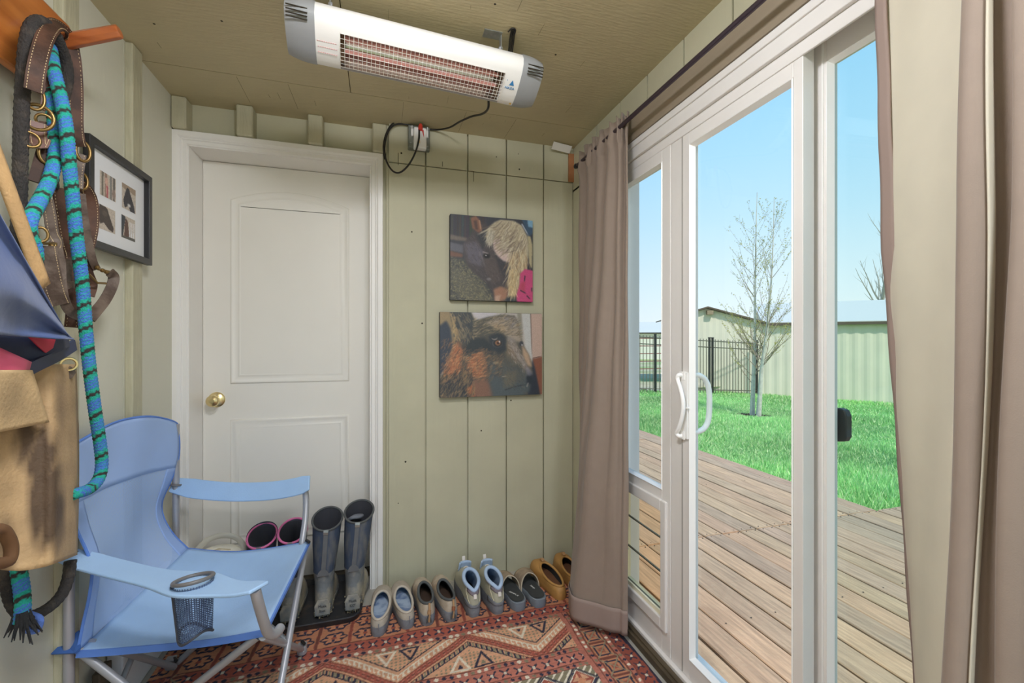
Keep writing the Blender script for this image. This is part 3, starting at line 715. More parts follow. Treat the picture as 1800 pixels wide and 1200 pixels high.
# ------------------------------------------------------------------ black rope
m_brope = mat('worn black rope', (52, 48, 46), .9, col2=(88, 78, 68), c2scale=30, c2lo=.5, c2hi=.75, bump=.7, bscale=260, bstretch=(1, 1, .5))
bl = thing('black_rope', 'worn black cotton rope looped over the wooden peg and hanging to a low loop', 'rope', W(60, 1080, X=-.76))
b = MB()
p = resample(cr(Wp([(124, 985, -.755), (120, 1015, -.755), (108, 1045, -.755), (82, 1070, -.755), (50, 1083, -.76), (28, 1070, -.765), (16, 1040, -.765), (12, 1000, -.765), (18, 930, -.77), (24, 800, -.77), (22, 650, -.77), (26, 500, -.77), (32, 400, -.765), (35, 330, -.76), (36, 270, -.755), (38, 200, -.75), (41, 140, -.745), (46, 80, -.74), (55, 46, -.74), (72, 37, -.745), (92, 52, -.75), (105, 78, -.755), (116, 110, -.76), (118, 142, -.76), (110, 175, -.765), (98, 215, -.765), (92, 270, -.77), (92, 330, -.77)], -.76), 8), .005)
b.tube(p, [.0125*(1+.05*math.sin(i*2.1)) for i in range(len(p))], 10); b.build('rope', m_brope, bl, smooth=60)
# ------------------------------------------------------------------ leather halter
m_lea = mat('oiled brown leather', (62, 42, 32), .62, spec=.3, col2=(88, 60, 46), c2scale=16, bump=.15, bscale=140)
m_leg = mat('dusty grey brown leather', (108, 92, 80), .6, col2=(78, 62, 52), c2scale=20, bump=.2, bscale=140)
m_stitch = mat('pale waxed stitching', (196, 172, 132), .8)
ha = thing('leather_halter', 'brown leather horse halter with brass rings hanging on the wooden peg', 'halter', W(130, 560, X=-.76))
def strap(name, pts, w, X=-.73, m=m_lea, stitch=True, th=.0045, wd=None, n=6):
    path = cr(Wp(pts, X), n)
    wdir = wd or [ ( (path[min(i+1, len(path)-1)]-path[max(i-1, 0)]).cross(Vector((-.62, .78, 0))) ).normalized() for i in range(len(path))]
    b = MB(); b.ribbon(path, w, th, wdir); o = b.build(name, m, ha, smooth=40)
    if stitch:
        s = MB()
        for sg in (-1, 1):
            acc = 0
            for i in range(len(path)-1):
                wv = wdir[i] if isinstance(wdir, list) else Vector(wdir); d = path[i+1]-path[i]; k = max(1, int(d.length/.006)); dn = d.normalized(); nn = dn.cross(Vector(wv)).normalized()
                for j in range(k):
                    c = path[i]+d*((j+.5)/k)+Vector(wv)*(sg*(w/2-.004))
                    s.obox(c, dn*.0018, Vector(wv)*.0006, nn*(th/2+.0006))
        if s.v: s.build('stitching', m_stitch, o, fix=False)
    return o
strap('crown_strap', [(59, 160, -.715), (63, 130, -.71), (69, 100, -.71), (77, 72, -.715), (87, 52, -.725), (98, 43, -.74), (112, 50, -.755), (123, 72, -.765), (130, 110, -.765), (133, 160, -.765), (133, 215, -.765), (136, 245, -.765), (140, 258, -.765)], .030)
strap('cheek_strap', [(78, 110, -.75), (82, 140, -.75), (83, 175, -.75), (80, 195, -.75)], .02, stitch=False, m=mat('russet leather', (104, 62, 42), .5))
strap('cheek_strap', [(66, 215, -.745), (66, 235, -.745), (68, 252, -.745), (74, 240, -.74)], .03, m=mat('russet leather', (104, 62, 42), .5))
strap('cheek_strap', [(82, 215, -.75), (84, 240, -.75), (78, 262, -.75), (70, 290, -.75), (62, 320, -.75)], .024, m=m_lea, stitch=False)
strap('cheek_strap', [(140, 270, -.77), (136, 300, -.77), (134, 330, -.77)], .026, m=m_leg)
strap('cheek_strap', [(137, 322, -.775), (150, 332, -.775), (159, 350, -.775), (162, 378, -.775), (160, 405, -.775), (154, 432, -.775)], .030)
strap('cheek_strap', [(142, 340, -.76), (147, 380, -.76), (155, 425, -.76), (163, 458, -.76), (170, 473, -.76)], .018, m=m_leg, stitch=False)
strap('throat_strap', [(104, 330, -.765), (108, 365, -.765), (114, 400, -.765), (120, 430, -.765), (126, 455, -.765), (124, 500, -.765), (128, 540, -.765), (125, 575, -.765)], .026)
strap('throat_strap', [(82, 350, -.75), (88, 380, -.75), (93, 410, -.75), (100, 424, -.745), (97, 434, -.74), (88, 432, -.738)], .022, m=m_leg)
strap('nose_strap', [(80, 432, -.735), (84, 455, -.735), (90, 485, -.735), (98, 515, -.735), (106, 535, -.735)], .036, m=m_leg)
strap('chin_strap', [(100, 436, -.73), (105, 465, -.73), (107, 500, -.73), (113, 528, -.73), (124, 548, -.73), (142, 556, -.735), (152, 548, -.74)], .020, m=m_leg, stitch=False)
strap('chin_strap', [(114, 455, -.75), (112, 480, -.75), (110, 500, -.75)], .028, m=m_leg, stitch=False)
strap('keeper', [(112, 505, -.74), (124, 500, -.735), (137, 502, -.74)], .016, m=m_leg, stitch=False)
strap('nose_strap', [(193, 478, -.76), (200, 487, -.76), (196, 505, -.76), (184, 528, -.76), (168, 548, -.76), (158, 560, -.76)], .026, m=m_leg, stitch=False)
strap('nose_strap', [(150, 455, -.775), (156, 480, -.775), (163, 500, -.775), (158, 520, -.775)], .02, stitch=False)
def ring(u, v, R, r=.0032, X=-.735, sx=1., ax=(.55, -.8, .1)):
    b = MB(); b.torus(W(u, v, X=X), R, r, ax, 26, 8, sx, e=(0, 0, 1)); return b.build('ring', m_oldbrass, ha, smooth=60)
ring(60, 170, .028, .0034, -.735, .62, (.75, -.6, .2)); ring(66, 206, .028, .0038, -.735, .95, (.3, -.9, .2)); ring(78, 212, .014, .003, -.745)
ring(83, 270, .024, .0034, -.74, .6, (.8, -.6, .1)); ring(146, 266, .026, .0038, -.762, .6, (.8, -.6, .1)); ring(144, 318, .022, .0034, -.768, .6, (.85, -.5, 0)); ring(52, 245, .016, .003, -.74); ring(72, 412, .016, .003, -.735, .7)
b = MB()
for q0, q1 in (((68, 428), (98, 428)), ((98, 428), (96, 440)), ((66, 432), (66, 452)), ((172, 473), (192, 477)), ((156, 481), (171, 497)), ((171, 497), (186, 498))):
    x = -.733 if q0[0] < 120 else -.757
    b.tube([W(*q0, X=x), W(*q1, X=x)], .003, 8)
b.build('buckle', m_oldbrass, ha, smooth=60)
b = MB()
for q in ((91, 432), (69, 440), (66, 450), (171, 470), (180, 475), (187, 478)): b.lathe([(0, -.005), (.005, -.003), (.006, 0), (.005, .003), (0, .005)], W(*q, X=-.73 if q[0] < 120 else -.754), (.4, -.9, 0), 10)
b.build('rivet', m_oldbrass, ha, smooth=60)
# ------------------------------------------------------------------ tan leather chaps
m_chap = mat('tan suede leather', (188, 158, 114), .75, attr=True, noise=.12, nscale=14, bump=.25, bscale=120)
ch = thing('leather_chaps', 'stained tan suede chaps hanging low on left wall under the navy jacket', 'chaps', W(60, 1000, X=-.66))
TAN, STAIN, LT = np.array(srgb((188, 156, 114))), np.array(srgb((74, 56, 42))), np.array(srgb((208, 176, 130)))
def blob(u, v, cu, cv, ru, rv): return max(0., 1-((u-cu)/ru)**2-((v-cv)/rv)**2)
def chap_col(u, v):
    s = 1.0*blob(u, v, .79, .66, .13, .30)+.75*blob(u, v, .73, .40, .17, .16)+.55*blob(u, v, .87, .80, .06, .18)+.6*blob(u, v, .66, .22, .05, .2)+.45*blob(u, v, .56, .9, .08, .2)+.3*blob(u, v, .9, .2, .05, .2)
    s *= 1.75*(.8+.2*math.sin(u*67+v*21+2*math.sin(v*13))); s = max(0, min(.92, s))
    c = TAN*(1-s)+STAIN*s; return tuple(c*(.95+.05*math.sin(v*40+u*9)))
def chap(u, v):
    # u: left (beyond frame) -> right edge, v: top -> bottom, wraps away from the viewer at the right edge
    pu = -150+283*u+(.8 if v > .3 else 0); pv = 640+v*(335+28*math.sin(PI*min(1, max(0, (u-.25)/.75)))*1.0) 
    pu += 4*math.sin(v*3)*u
    x = -.655+.02*math.sin(u*7+v*2)-.0*u
    if u > .80: x -= .10*((u-.80)/.20)**2
    x += .018*math.exp(-((u-.86)/.05)**2)*(.4+.6*v)
    return W(pu, pv, X=x)
b = MB(); b.grid(chap, 56, 48, chap_col); b.build('leg_panel', m_chap, ch, smooth=80, solid=.0035)
def flap(u, v):
    pu = -120+(205-30*(1-v))*u; pv = 650+v*(110-26*u*0)+(-18*u+22*(1-u))*v; x = -.622+.012*math.sin(u*5)-.01*v
    return W(pu, pv, X=x)
b = MB(); b.grid(flap, 24, 16, lambda u, v: tuple(LT*(.92+.08*math.sin(u*19+v*7))*(1-.35*blob(u, v, .75, .5, .25, .5)))); b.build('belt_flap', m_chap, ch, smooth=80, solid=.004)
def tong(u, v):
    k = u; pu = -30+106*k+(-9+18*v)*1.1; pv = 215+290*k+(7-14*v); return W(pu, pv, X=-.665+.006*math.sin(v*PI))
b = MB(); b.grid(tong, 20, 6, lambda u, v: tuple(LT*np.array((1., .9, .78))*(.72+.28*v))); b.build('waist_strap', m_chap, ch, smooth=80, solid=.006)
b = MB(); b.torus(W(121, 640, X=-.70), .014, .003, (.6, -.8, 0), 18, 6); b.build('ring', m_brass, ch, smooth=60)
b = MB(); b.poly([W(*q, X=-.70) for q in ((119, 646), (124, 643), (131, 648), (134, 655), (128, 664), (121, 667))], .012, (-.6, .8, 0)); b.build('keeper', m_leg, ch, bevel=.002)
b = MB(); b.tube(cr(Wp([(-30, 940), (0, 930), (14, 945), (20, 965), (16, 985), (0, 990), (-30, 992)], -.63), 4), .010, 8); b.build('cuff', mat('dark inner suede', (104, 72, 44), .8), ch, smooth=60)
# ------------------------------------------------------------------ navy jacket
m_navy = mat('navy rain shell', (70, 88, 132), .5, sheen=.2, noise=.08, nscale=8, bump=.12, bscale=30)
m_navyd = mat('dark navy binding', (44, 52, 78), .5)
m_pink = mat('pink jacket lining', (226, 98, 130), .55, noise=.06, nscale=10)
m_red = mat('red jacket lining', (196, 44, 70), .55)
jk = thing('rain_jacket', 'navy rain jacket with pink and red lining hanging at the left edge', 'jacket', W(40, 690, X=-.60))
def shell(u, v):
    # u left->right, v top->bottom; upper edge runs diagonally down to the right tip
    top = (-220+ (340)*u, 60+ (300)*min(1, u/.62) + max(0, (u-.62)/.38)*232); bot = (-220+350*u, 640-52*min(1, u/.6)+ (8 if u > .6 else 0)*((u-.6)/.4))
    pu = top[0]+(bot[0]-top[0])*v; pv = top[1]+(bot[1]-top[1])*v
    x = -.575+.016*math.sin(u*11+v*3)*v-.028*max(0, u-.75)/.25+.012*math.sin(v*9+u*4)
    if u > .97: x -= .012
    return W(pu, pv, X=x)
b = MB(); b.grid(shell, 44, 30); b.build('shell', m_navy, jk, smooth=80, solid=.003)
def tri(pts, X): return Wp(pts, X)
b = MB()
def lin(u, v):
    a = (-200+320*u, 585+20*abs(u-.6)); c = (-200+322*u, 745-135*u); pu = a[0]+(c[0]-a[0])*v; pv = a[1]+(c[1]-a[1])*v
    return W(pu, pv, X=-.65+.012*math.sin(u*8))
b.grid(lin, 30, 8); b.build('inner_panel', m_navyd, jk, smooth=80, solid=.002)
b = MB(); b.grid(lambda u, v: W(-140+195*u-10*v, 548+88*u*1.0+(136-100*u)*v, X=-.640+.006*math.sin(u*9)), 20, 8); b.build('lining', m_pink, jk, smooth=80, solid=.002)
b = MB(); b.add([W(50, 592, X=-.637), W(112, 598, X=-.64), W(80, 620, X=-.640), W(66, 608, X=-.638)], [(0, 1, 2, 3)]); b.build('lining', m_red, jk, solid=.002)
b = MB()
hp = cr([Vector((-160, 762, 0)), Vector((0, 677, 0)), Vector((58, 645, 0)), (100, 625, 0), (131, 606, 0)], 8)
b.ribbon([W(p.x, p.y, X=-.636-.01*i/len(hp)) for i, p in enumerate(hp)], .024, .006, [Vector((0, .25, 1))]*len(hp)); b.build('hem', m_navyd, jk, smooth=50)
# ------------------------------------------------------------------ framed photographs
m_frame = mat('black picture frame', (34, 34, 36), .35, bump=.05, bscale=80, bstretch=(1, 1, 8))
m_matb = mat('white picture mat', (232, 233, 236), .6)
pf = thing('picture_frame', 'black framed white mat with four small horse photographs on the left wall', 'picture frame', (XL, 1.78, 1.495))
fx = XL+.042; py0, py1, pz0, pz1 = 1.595, 1.964, 1.494, 1.824
b = MB(); o = [(py0, pz0), (py1, pz0), (py1, pz1), (py0, pz1)]
def fr(dx, ins): return [(dx, y+(ins if y == py0 else -ins), z+(ins if z == pz0 else -ins)) for y, z in o]
b.loft([fr(XL+.0245, 0), fr(fx, 0), fr(fx, .022), fr(fx-.018, .022)]); b.build('frame', m_frame, pf, bevel=.0015)
b = MB(); b.box(XL+.0245, fx-.018, py0+.002, py1-.002, pz0+.002, pz1-.002); b.build('mat_board', m_matb, pf)
def photo(kind):
    P = Paint(36, 36, (196, 184, 170)); R = np.random.default_rng(kind)
    if kind == 0:
        for x, c in ((.1, (120, 112, 100)), (.3, (150, 122, 108)), (.62, (136, 132, 128)), (.8, (110, 104, 98))): P.poly([(x, 0), (x+.14, 0), (x+.12, 1), (x, 1)], c, 1)
        P.poly([(.34, .2), (.5, .16), (.52, .8), (.36, .85)], (206, 168, 152), 1); P.poly([(.4, .5), (.5, .5), (.5, 1), (.42, 1)], (180, 90, 96), 1); P.ell(.86, .7, .1, .2, (150, 130, 120), 1)
    elif kind == 1:
        P.poly([(0, 0), (1, 0), (1, .25), (0, .2)], (160, 140, 120), 1); P.poly([(.2, .95), (.1, .7), (.2, .4), (.35, .12), (.5, .1), (.6, .3), (.85, .7), (.95, 1), (.6, 1), (.45, .8)], (58, 56, 62), 1); P.ell(.5, .78, .1, .07, (200, 200, 200), 1)
    elif kind == 2:
        P.poly([(.05, 0), (.5, .05), (.62, .3), (.9, .8), (.85, .95), (.6, .9), (.3, .7), (.1, .8), (0, .6)], (72, 62, 58), 1); P.ell(.35, .3, .15, .12, (96, 84, 76), 2)
    else:
        P.poly([(0, 0), (.3, .05), (.12, .9), (0, 1)], (60, 64, 72), 1); P.poly([(.3, .1), (.45, .2), (.55, .8), (.5, 1), (.2, .95), (.22, .5)], (98, 70, 62), 1)
        for x in (.58, .72, .86): P.poly([(x, .2), (x+.07, .2), (x+.05, .9), (x-.02, .9)], (232, 232, 236), 1)
        P.poly([(0, .9), (1, .85), (1, 1), (0, 1)], (90, 88, 84), 1)
    P.noise(.06, kind); return P
m_print = mat('printed photograph', (200, 200, 200), .45, attr=True, spec=.4)
XM = fx-.0178
k = 0
for (u0, v0, v1, u1, v2, v3) in ((175, 298, 341, 203, 311, 354), (214, 320, 364, 238, 334, 371), (173, 357, 400, 202, 369, 410), (213, 376, 416, 237, 387, 424)):
    a0, c0 = W(u0, v0, X=XM), W(u1, v1-2, X=XM)
    y0, y1 = a0.y, c0.y; zt_ = a0.z; hgt = (y1-y0)*1.12
    zt_ = 1.21 + (600-v0)*(XM/(S_*FPX+C_*(u0-900))); zb_ = 1.21+(600-v1)*(XM/(S_*FPX+C_*(u0-900)))
    g = picture_mesh(photo(k), (XM, y0, zt_), (XM, y1, zt_), (XM, y0, zb_), (.0008, 0, 0)); g.build('photograph', m_print, pf, fix=False); k += 1
# ------------------------------------------------------------------ canvases
m_cside = mat('canvas wrap', (58, 58, 60), .7)
def horse():
    P = Paint(180, 180, (52, 54, 62)); R = np.random.default_rng(5)
    for i in range(14): P.poly([(.02+.03*i, .0), (.035+.03*i, 0), (.03+.03*i, .3), (.015+.03*i, .3)], tuple(R.uniform(44, 74, 3)), 1)
    P.poly([(0, .24), (.2, .27), (.2, .31), (0, .30)], (112, 100, 90), 2); P.poly([(0, .33), (.18, .36), (.16, .45), (0, .43)], (96, 96, 106), 2); P.poly([(0, .43), (.15, .46), (.14, .5), (0, .5)], (120, 82, 66), 2)
    P.poly([(0, .5), (.2, .52), (.4, .75), (.55, 1), (0, 1)], (74, 74, 68), 3)
    hay = [(0, .5), (.2, .55), (.38, .76), (.52, 1), (0, 1)]
    P.fur(hay, lambda x, y: R.uniform(0, 3), 1300, .03, .004, [(120, 112, 84), (96, 96, 88), (150, 140, 100), (60, 62, 60)], .8, 2)
    P.poly([(.02, .6), (.3, .75), (.5, 1), (.2, 1), (.02, .8)], (150, 140, 104), 10, .25)
    head = [(.15, .34), (.24, .22), (.33, .1), (.42, .08), (.5, .28), (.58, .42), (.66, .55), (.73, .65), (.71, .80), (.69, .93), (.62, .99), (.52, .99), (.49, .88), (.42, .78), (.28, .68), (.19, .58), (.15, .45)]
    P.poly(head, (70, 63, 64), 3); P.poly([(.16, .34), (.3, .3), (.4, .42), (.36, .6), (.22, .55)], (104, 98, 112), 7, .8); P.poly([(.4, .45), (.55, .5), (.6, .75), (.5, .8), (.4, .62)], (88, 76, 72), 5, .8)
    P.poly([(.5, .35), (.62, .5), (.7, .62), (.68, .75), (.58, .6)], (54, 52, 58), 4, .9); P.poly([(.3, .22), (.42, .12), (.46, .3), (.38, .4)], (46, 48, 54), 4, .9)
    P.fur(head, lambda x, y: 1.0, 500, .05, .004, [(90, 80, 80), (60, 56, 60), (110, 100, 100), (76, 66, 60)], .4, 6)
    P.poly([(.235, .03), (.3, 0), (.35, .05), (.375, .16), (.335, .2), (.26, .15)], (140, 92, 70), 2); P.poly([(.27, .06), (.31, .05), (.33, .17), (.29, .16)], (84, 60, 52), 2); P.stroke((.34, .05), (.365, .19), .008, (186, 144, 112), .8)
    P.ell(.43, .465, .045, .032, (40, 36, 36), 2); P.ell(.43, .47, .028, .02, (22, 20, 22), 1); P.ell(.42, .462, .008, .007, (220, 214, 214), 1); P.stroke((.38, .42), (.46, .44), .008, (150, 138, 138), .8)
    P.stroke((.34, .42), (.42, .62), .01, (140, 128, 130), .35); P.ell(.455, .74, .03, .016, (140, 132, 134), 2, .7)
    P.poly([(.51, .86), (.6, .82), (.69, .86), (.67, .97), (.6, 1), (.53, 1)], (168, 120, 94), 4); P.poly([(.53, .94), (.6, .92), (.58, 1), (.53, 1)], (206, 172, 150), 2, .7)
    hair = [(.42, .22), (.45, .13), (.52, .06), (.6, .02), (.75, .02), (.86, .07), (.93, .2), (.95, .35), (.93, .55), (.88, .62), (.83, .72), (.8, .9), (.74, .96), (.69, .95), (.72, .75), (.72, .58), (.70, .5), (.6, .4), (.5, .3), (.46, .34), (.43, .3)]
    P.poly(hair, (196, 182, 152), 2)
    P.poly([(.5, .28), (.51, .38), (.56, .46), (.63, .515), (.70, .53), (.76, .5), (.74, .42), (.66, .32), (.57, .25)], (216, 188, 182), 2)
    P.fur([(.45, .12), (.6, .03), (.8, .03), (.92, .2), (.93, .4), (.75, .45), (.6, .3)], lambda x, y: 2.4-1.1*(x-.5)+.6*y, 420, .16, .005, [(226, 214, 184), (176, 160, 130), (146, 128, 106), (210, 196, 160), (120, 104, 92)], .7, 8)
    P.fur([(.7, .42), (.93, .3), (.93, .55), (.86, .62), (.8, .9), (.71, .9)], lambda x, y: 1.75-.25*(x-.7), 260, .2, .005, [(216, 196, 152), (180, 150, 110), (150, 118, 88), (226, 208, 170)], .7, 9)
    P.fur([(.42, .2), (.5, .1), (.54, .2), (.46, .3)], lambda x, y: 1.9, 60, .12, .004, [(220, 210, 190), (170, 160, 140)], .7, 10)
    P.poly([(.84, .66), (.9, .60), (.98, .61), (1, .62), (1, 1), (.8, 1), (.79, .93), (.83, .8)], (212, 72, 124), 1); P.poly([(.84, .78), (.9, .74), (.9, .9), (.84, .86)], (196, 66, 96), 3)
    for a, c in (((.9, .68), (.89, .76)), ((.84, .86), (.92, .9)), ((.92, .92), (.97, .97)), ((.985, .82), (.985, .88))): P.stroke(a, c, .008, (70, 40, 60), .9)
    P.poly([(.66, .97), (.7, .93), (.78, .94), (.79, 1), (.66, 1)], (48, 54, 62), 2)
    P.fur([(.72, .6), (.82, .6), (.78, .9), (.71, .92)], lambda x, y: 1.65, 90, .1, .005, [(226, 204, 156), (196, 166, 116)], .8, 12)
    P.poly([(.86, .0), (1, 0), (1, .16), (.95, .2), (.9, .1)], (58, 84, 110), 2); P.poly([(.93, 0), (1, 0), (1, .09), (.94, .08)], (130, 176, 206), 1); P.poly([(.93, .19), (.97, .2), (.995, .3), (.99, .5), (.985, .6), (.95, .52), (.94, .3)], (190, 176, 136), 1); P.stroke((.86, .05), (.95, .2), .008, (196, 206, 220), .8)
    P.a = P.a*.86+np.array((112, 114, 116))*.14; P.noise(.03, 4); return P
def dog():
    P = Paint(220, 176, (198, 190, 182)); R = np.random.default_rng(6)
    P.poly([(0, 0), (.12, 0), (.14, .4), (0, .7)], (158, 136, 100), 3); P.poly([(0, .16), (.06, .1), (.1, .2), (.12, .4), (.08, .6), (0, .75)], (56, 64, 78), 3); P.poly([(.3, 0), (.55, 0), (.5, .06), (.35, .08)], (206, 200, 204), 3)
    P.poly([(.74, 0), (.79, 0), (.8, .4), (.76, .3)], (150, 146, 130), 3); P.poly([(.79, 0), (.88, 0), (.9, .55), (.84, .55)], (206, 206, 202), 1); P.poly([(.88, 0), (1, 0), (1, .53), (.9, .56)], (206, 176, 160), 1); P.stroke((.88, 0), (.895, .56), .005, (140, 120, 110))
    P.poly([(.9, .56), (1, .53), (1, 1), (.96, 1)], (142, 86, 66), 1); P.stroke((.9, .55), (1, .525), .005, (110, 80, 70)); P.poly([(.9, .56), (.93, .7), (.98, 1), (.8, 1), (.86, .8)], (44, 50, 62), 2)
    body = [(.095, 0), (.29, 0), (.33, .1), (.45, .05), (.6, .02), (.72, .03), (.76, .15), (.78, .3), (.82, .42), (.86, .5), (.89, .6), (.9, .72), (.88, .85), (.85, .95), (.85, 1), (0, 1), (0, .78), (.08, .6), (.13, .4), (.125, .2)]
    P.poly(body, (84, 82, 74), 2)
    P.poly([(.1, 0), (.28, 0), (.32, .12), (.26, .35), (.15, .4), (.12, .2)], (66, 70, 72), 3); P.poly([(.12, .22), (.25, .18), (.25, .3), (.15, .33)], (150, 132, 104), 4, .8); P.stroke((.16, .05), (.22, .22), .012, (150, 132, 104), .7); P.stroke((.12, .1), (.15, .3), .01, (186, 160, 110), .8)
    P.poly([(.42, .12), (.6, .04), (.72, .06), (.77, .22), (.79, .36), (.72, .34), (.64, .28), (.55, .19)], (172, 156, 138), 5); P.poly([(.6, .05), (.73, .05), (.76, .18), (.68, .2)], (152, 146, 146), 4, .8); P.poly([(.5, .13), (.62, .14), (.63, .24), (.52, .2)], (186, 158, 124), 4, .8)
    P.poly([(.64, .28), (.72, .33), (.78, .50), (.84, .62), (.885, .72), (.84, .72), (.78, .62), (.70, .48), (.64, .38)], (160, 150, 142), 6); P.poly([(.62, .35), (.68, .4), (.76, .6), (.72, .66), (.64, .55)], (142, 122, 98), 5, .8); P.poly([(.79, .38), (.86, .5), (.895, .66), (.85, .64), (.8, .52)], (196, 164, 134), 3)
    P.poly([(.2, .42), (.3, .3), (.42, .3), (.5, .4), (.5, .5), (.35, .48), (.22, .5)], (50, 56, 60), 5); P.poly([(.46, .28), (.57, .23), (.63, .3), (.635, .45), (.56, .5), (.47, .42)], (52, 58, 64), 4)
    P.poly([(.07, .62), (.12, .42), (.17, .33), (.21, .45), (.19, .68), (.06, .76)], (176, 108, 76), 8); P.poly([(.25, .62), (.28, .54), (.34, .49), (.40, .455), (.425, .52), (.44, .62), (.455, .70), (.42, .77), (.35, .775), (.28, .72)], (176, 112, 80), 8); P.poly([(.28, .8), (.45, .77), (.5, .95), (.5, 1), (.3, 1)], (136, 98, 80), 8); P.poly([(0, .8), (.2, .72), (.28, .9), (.3, 1), (0, 1)], (60, 62, 66), 5)
    P.poly([(.24, .9), (.3, .85), (.33, 1), (.27, 1)], (190, 104, 66), 3)
    P.poly([(.45, .58), (.6, .62), (.75, .66), (.88, .78), (.87, .95), (.8, 1), (.5, 1), (.46, .8)], (80, 90, 94), 9); P.poly([(.5, .62), (.66, .5), (.78, .62), (.84, .72), (.8, .84), (.6, .84)], (92, 92, 86), 8, .7); P.ell(.872, .775, .032, .045, (34, 40, 48), 4); P.stroke((.62, .93), (.86, .87), .008, (50, 56, 62), .8, .01); P.poly([(.62, .72), (.74, .7), (.72, .9), (.6, .9)], (120, 108, 88), 6, .6); P.poly([(.82, .62), (.9, .73), (.89, .8), (.84, .76)], (128, 126, 138), 4, .8); P.poly([(.84, .78), (.9, .75), (.9, .86), (.84, .88)], (40, 48, 58), 3)
    dirs = lambda x, y: 2.2 if x < .35 else (0.3+1.4*y if x < .6 else 1.1)
    P.fur([(.3, .1), (.6, .03), (.75, .1), (.78, .3), (.5, .25), (.3, .3)], lambda x, y: -.4-.3*x, 420, .05, .004, [(120, 108, 86), (180, 160, 128), (76, 76, 70), (150, 132, 104)], .6, 3)
    P.fur([(.05, .6), (.15, .35), (.22, .45), (.2, .7), (.05, .8)], lambda x, y: 2.2, 240, .06, .004, [(206, 132, 88), (170, 94, 62), (220, 160, 112)], .6, 4)
    P.fur([(.25, .5), (.42, .45), (.46, .75), (.3, .78)], lambda x, y: 2.6, 260, .05, .004, [(206, 136, 92), (170, 98, 64), (220, 170, 120)], .6, 5)
    P.fur([(.2, .42), (.48, .42), (.52, .8), (.2, .84)], lambda x, y: 2.4, 420, .045, .003, [(90, 84, 74), (150, 110, 80), (60, 62, 62), (190, 128, 88), (120, 104, 84)], .55, 21)
    P.fur([(.04, .3), (.26, .3), (.26, .8), (.02, .85)], lambda x, y: 2.1, 420, .05, .003, [(96, 84, 70), (170, 112, 76), (64, 64, 64), (206, 150, 104)], .55, 22)
    P.fur([(0, .7), (.3, .65), (.35, 1), (0, 1)], lambda x, y: 2.0, 420, .08, .004, [(120, 100, 78), (60, 64, 66), (170, 136, 96), (44, 48, 54)], .65, 6)
    P.fur([(.6, .5), (.78, .6), (.85, .9), (.55, .95)], lambda x, y: .9, 220, .03, .003, [(120, 112, 92), (90, 104, 106), (60, 74, 82)], .5, 7)
    P.fur([(.1, 0), (.3, 0), (.32, .3), (.14, .38)], lambda x, y: 1.2, 160, .05, .004, [(120, 104, 80), (60, 66, 70), (160, 140, 108)], .6, 8)
    P.ell(.545, .365, .05, .05, (80, 82, 84), 2); P.ell(.548, .363, .043, .046, (48, 48, 50), 1); P.ell(.55, .362, .026, .030, (150, 104, 74), 1); P.ell(.552, .362, .013, .016, (60, 40, 34), 1); P.ell(.566, .345, .009, .012, (226, 214, 208), 1); P.stroke((.49, .31), (.55, .29), .008, (150, 142, 134), .8, -.02)
    P.fur([(.4, .4), (.62, .5), (.6, .75), (.42, .72)], lambda x, y: 2.4, 260, .05, .004, [(150, 116, 84), (90, 84, 76), (60, 62, 66), (176, 130, 92)], .5, 17)
    P.fur([(.62, .3), (.72, .34), (.86, .66), (.8, .7), (.66, .5)], lambda x, y: 1.1, 240, .04, .004, [(176, 166, 158), (140, 122, 102), (120, 108, 96)], .5, 18)
    P.fur([(.1, .0), (.14, 0), (.18, .34), (.13, .36)], lambda x, y: 1.5, 60, .05, .005, [(196, 166, 116), (170, 140, 100)], .7, 19)
    P.ell(.785, .37, .02, .03, (64, 66, 72), 2); P.ell(.792, .385, .007, .012, (190, 186, 186), 1); P.stroke((.59, .77), (.64, .76), .005, (170, 160, 140), .8); P.stroke((.84, .9), (.86, .84), .008, (150, 146, 140), .8); P.ell(.53, .6, .03, .015, (170, 150, 118), 3, .7)
    P.a = P.a*.86+np.array((118, 118, 118))*.14; P.noise(.03, 4); return P
def canvas(label, P, x0, x1, z0, z1, tilt):
    y = YB-.034
    t = thing('canvas_print', label, 'canvas print', ((x0+x1)/2, YB, z0), 'canvas prints on the back wall')
    b = MB(); b.box(x0, x1, y, YB-.001, z0, z1); f = b.build('stretched_canvas', m_cside, t, bevel=.003)
    g = picture_mesh(P, (x0+.001, y, z1-.001), (x1-.001, y, z1-.001), (x0+.001, y, z0+.001), (0, -.0006, 0)); p = g.build('print', m_print, t, fix=False)
    return t
canvas('square canvas photograph of a dark horse nuzzled by a fair haired girl in pink', horse(), .334, .770, 1.417, 1.846, 0)
canvas('wide canvas photograph of a german shepherd dog face, hung below the horse picture', dog(), .283, .822, .930, 1.357, 0)
# ------------------------------------------------------------------ corner bits
tagm = mat('white painted steel strap', (226, 222, 216), .5)
b = MB(); p = [W(980, 254, Y=2.19), W(1008, 262, Y=2.19)]
b.obox((.93, 2.165, 2.246), (.055, .006, -.003), (0, .017, -.012), (0, .0009, .0013)); o = b.build('metal_strap', tagm); tag(o, 'short white metal strap fixed in the far ceiling corner above the curtain', 'bracket')
b = MB(); b.box(.985, 1.0155, 2.196, 2.2055, 2.082, 2.235); o = b.build('corner_stud', mat('raw orange lumber', (172, 116, 74), .75, noise=.2, nscale=20)); struct(o)
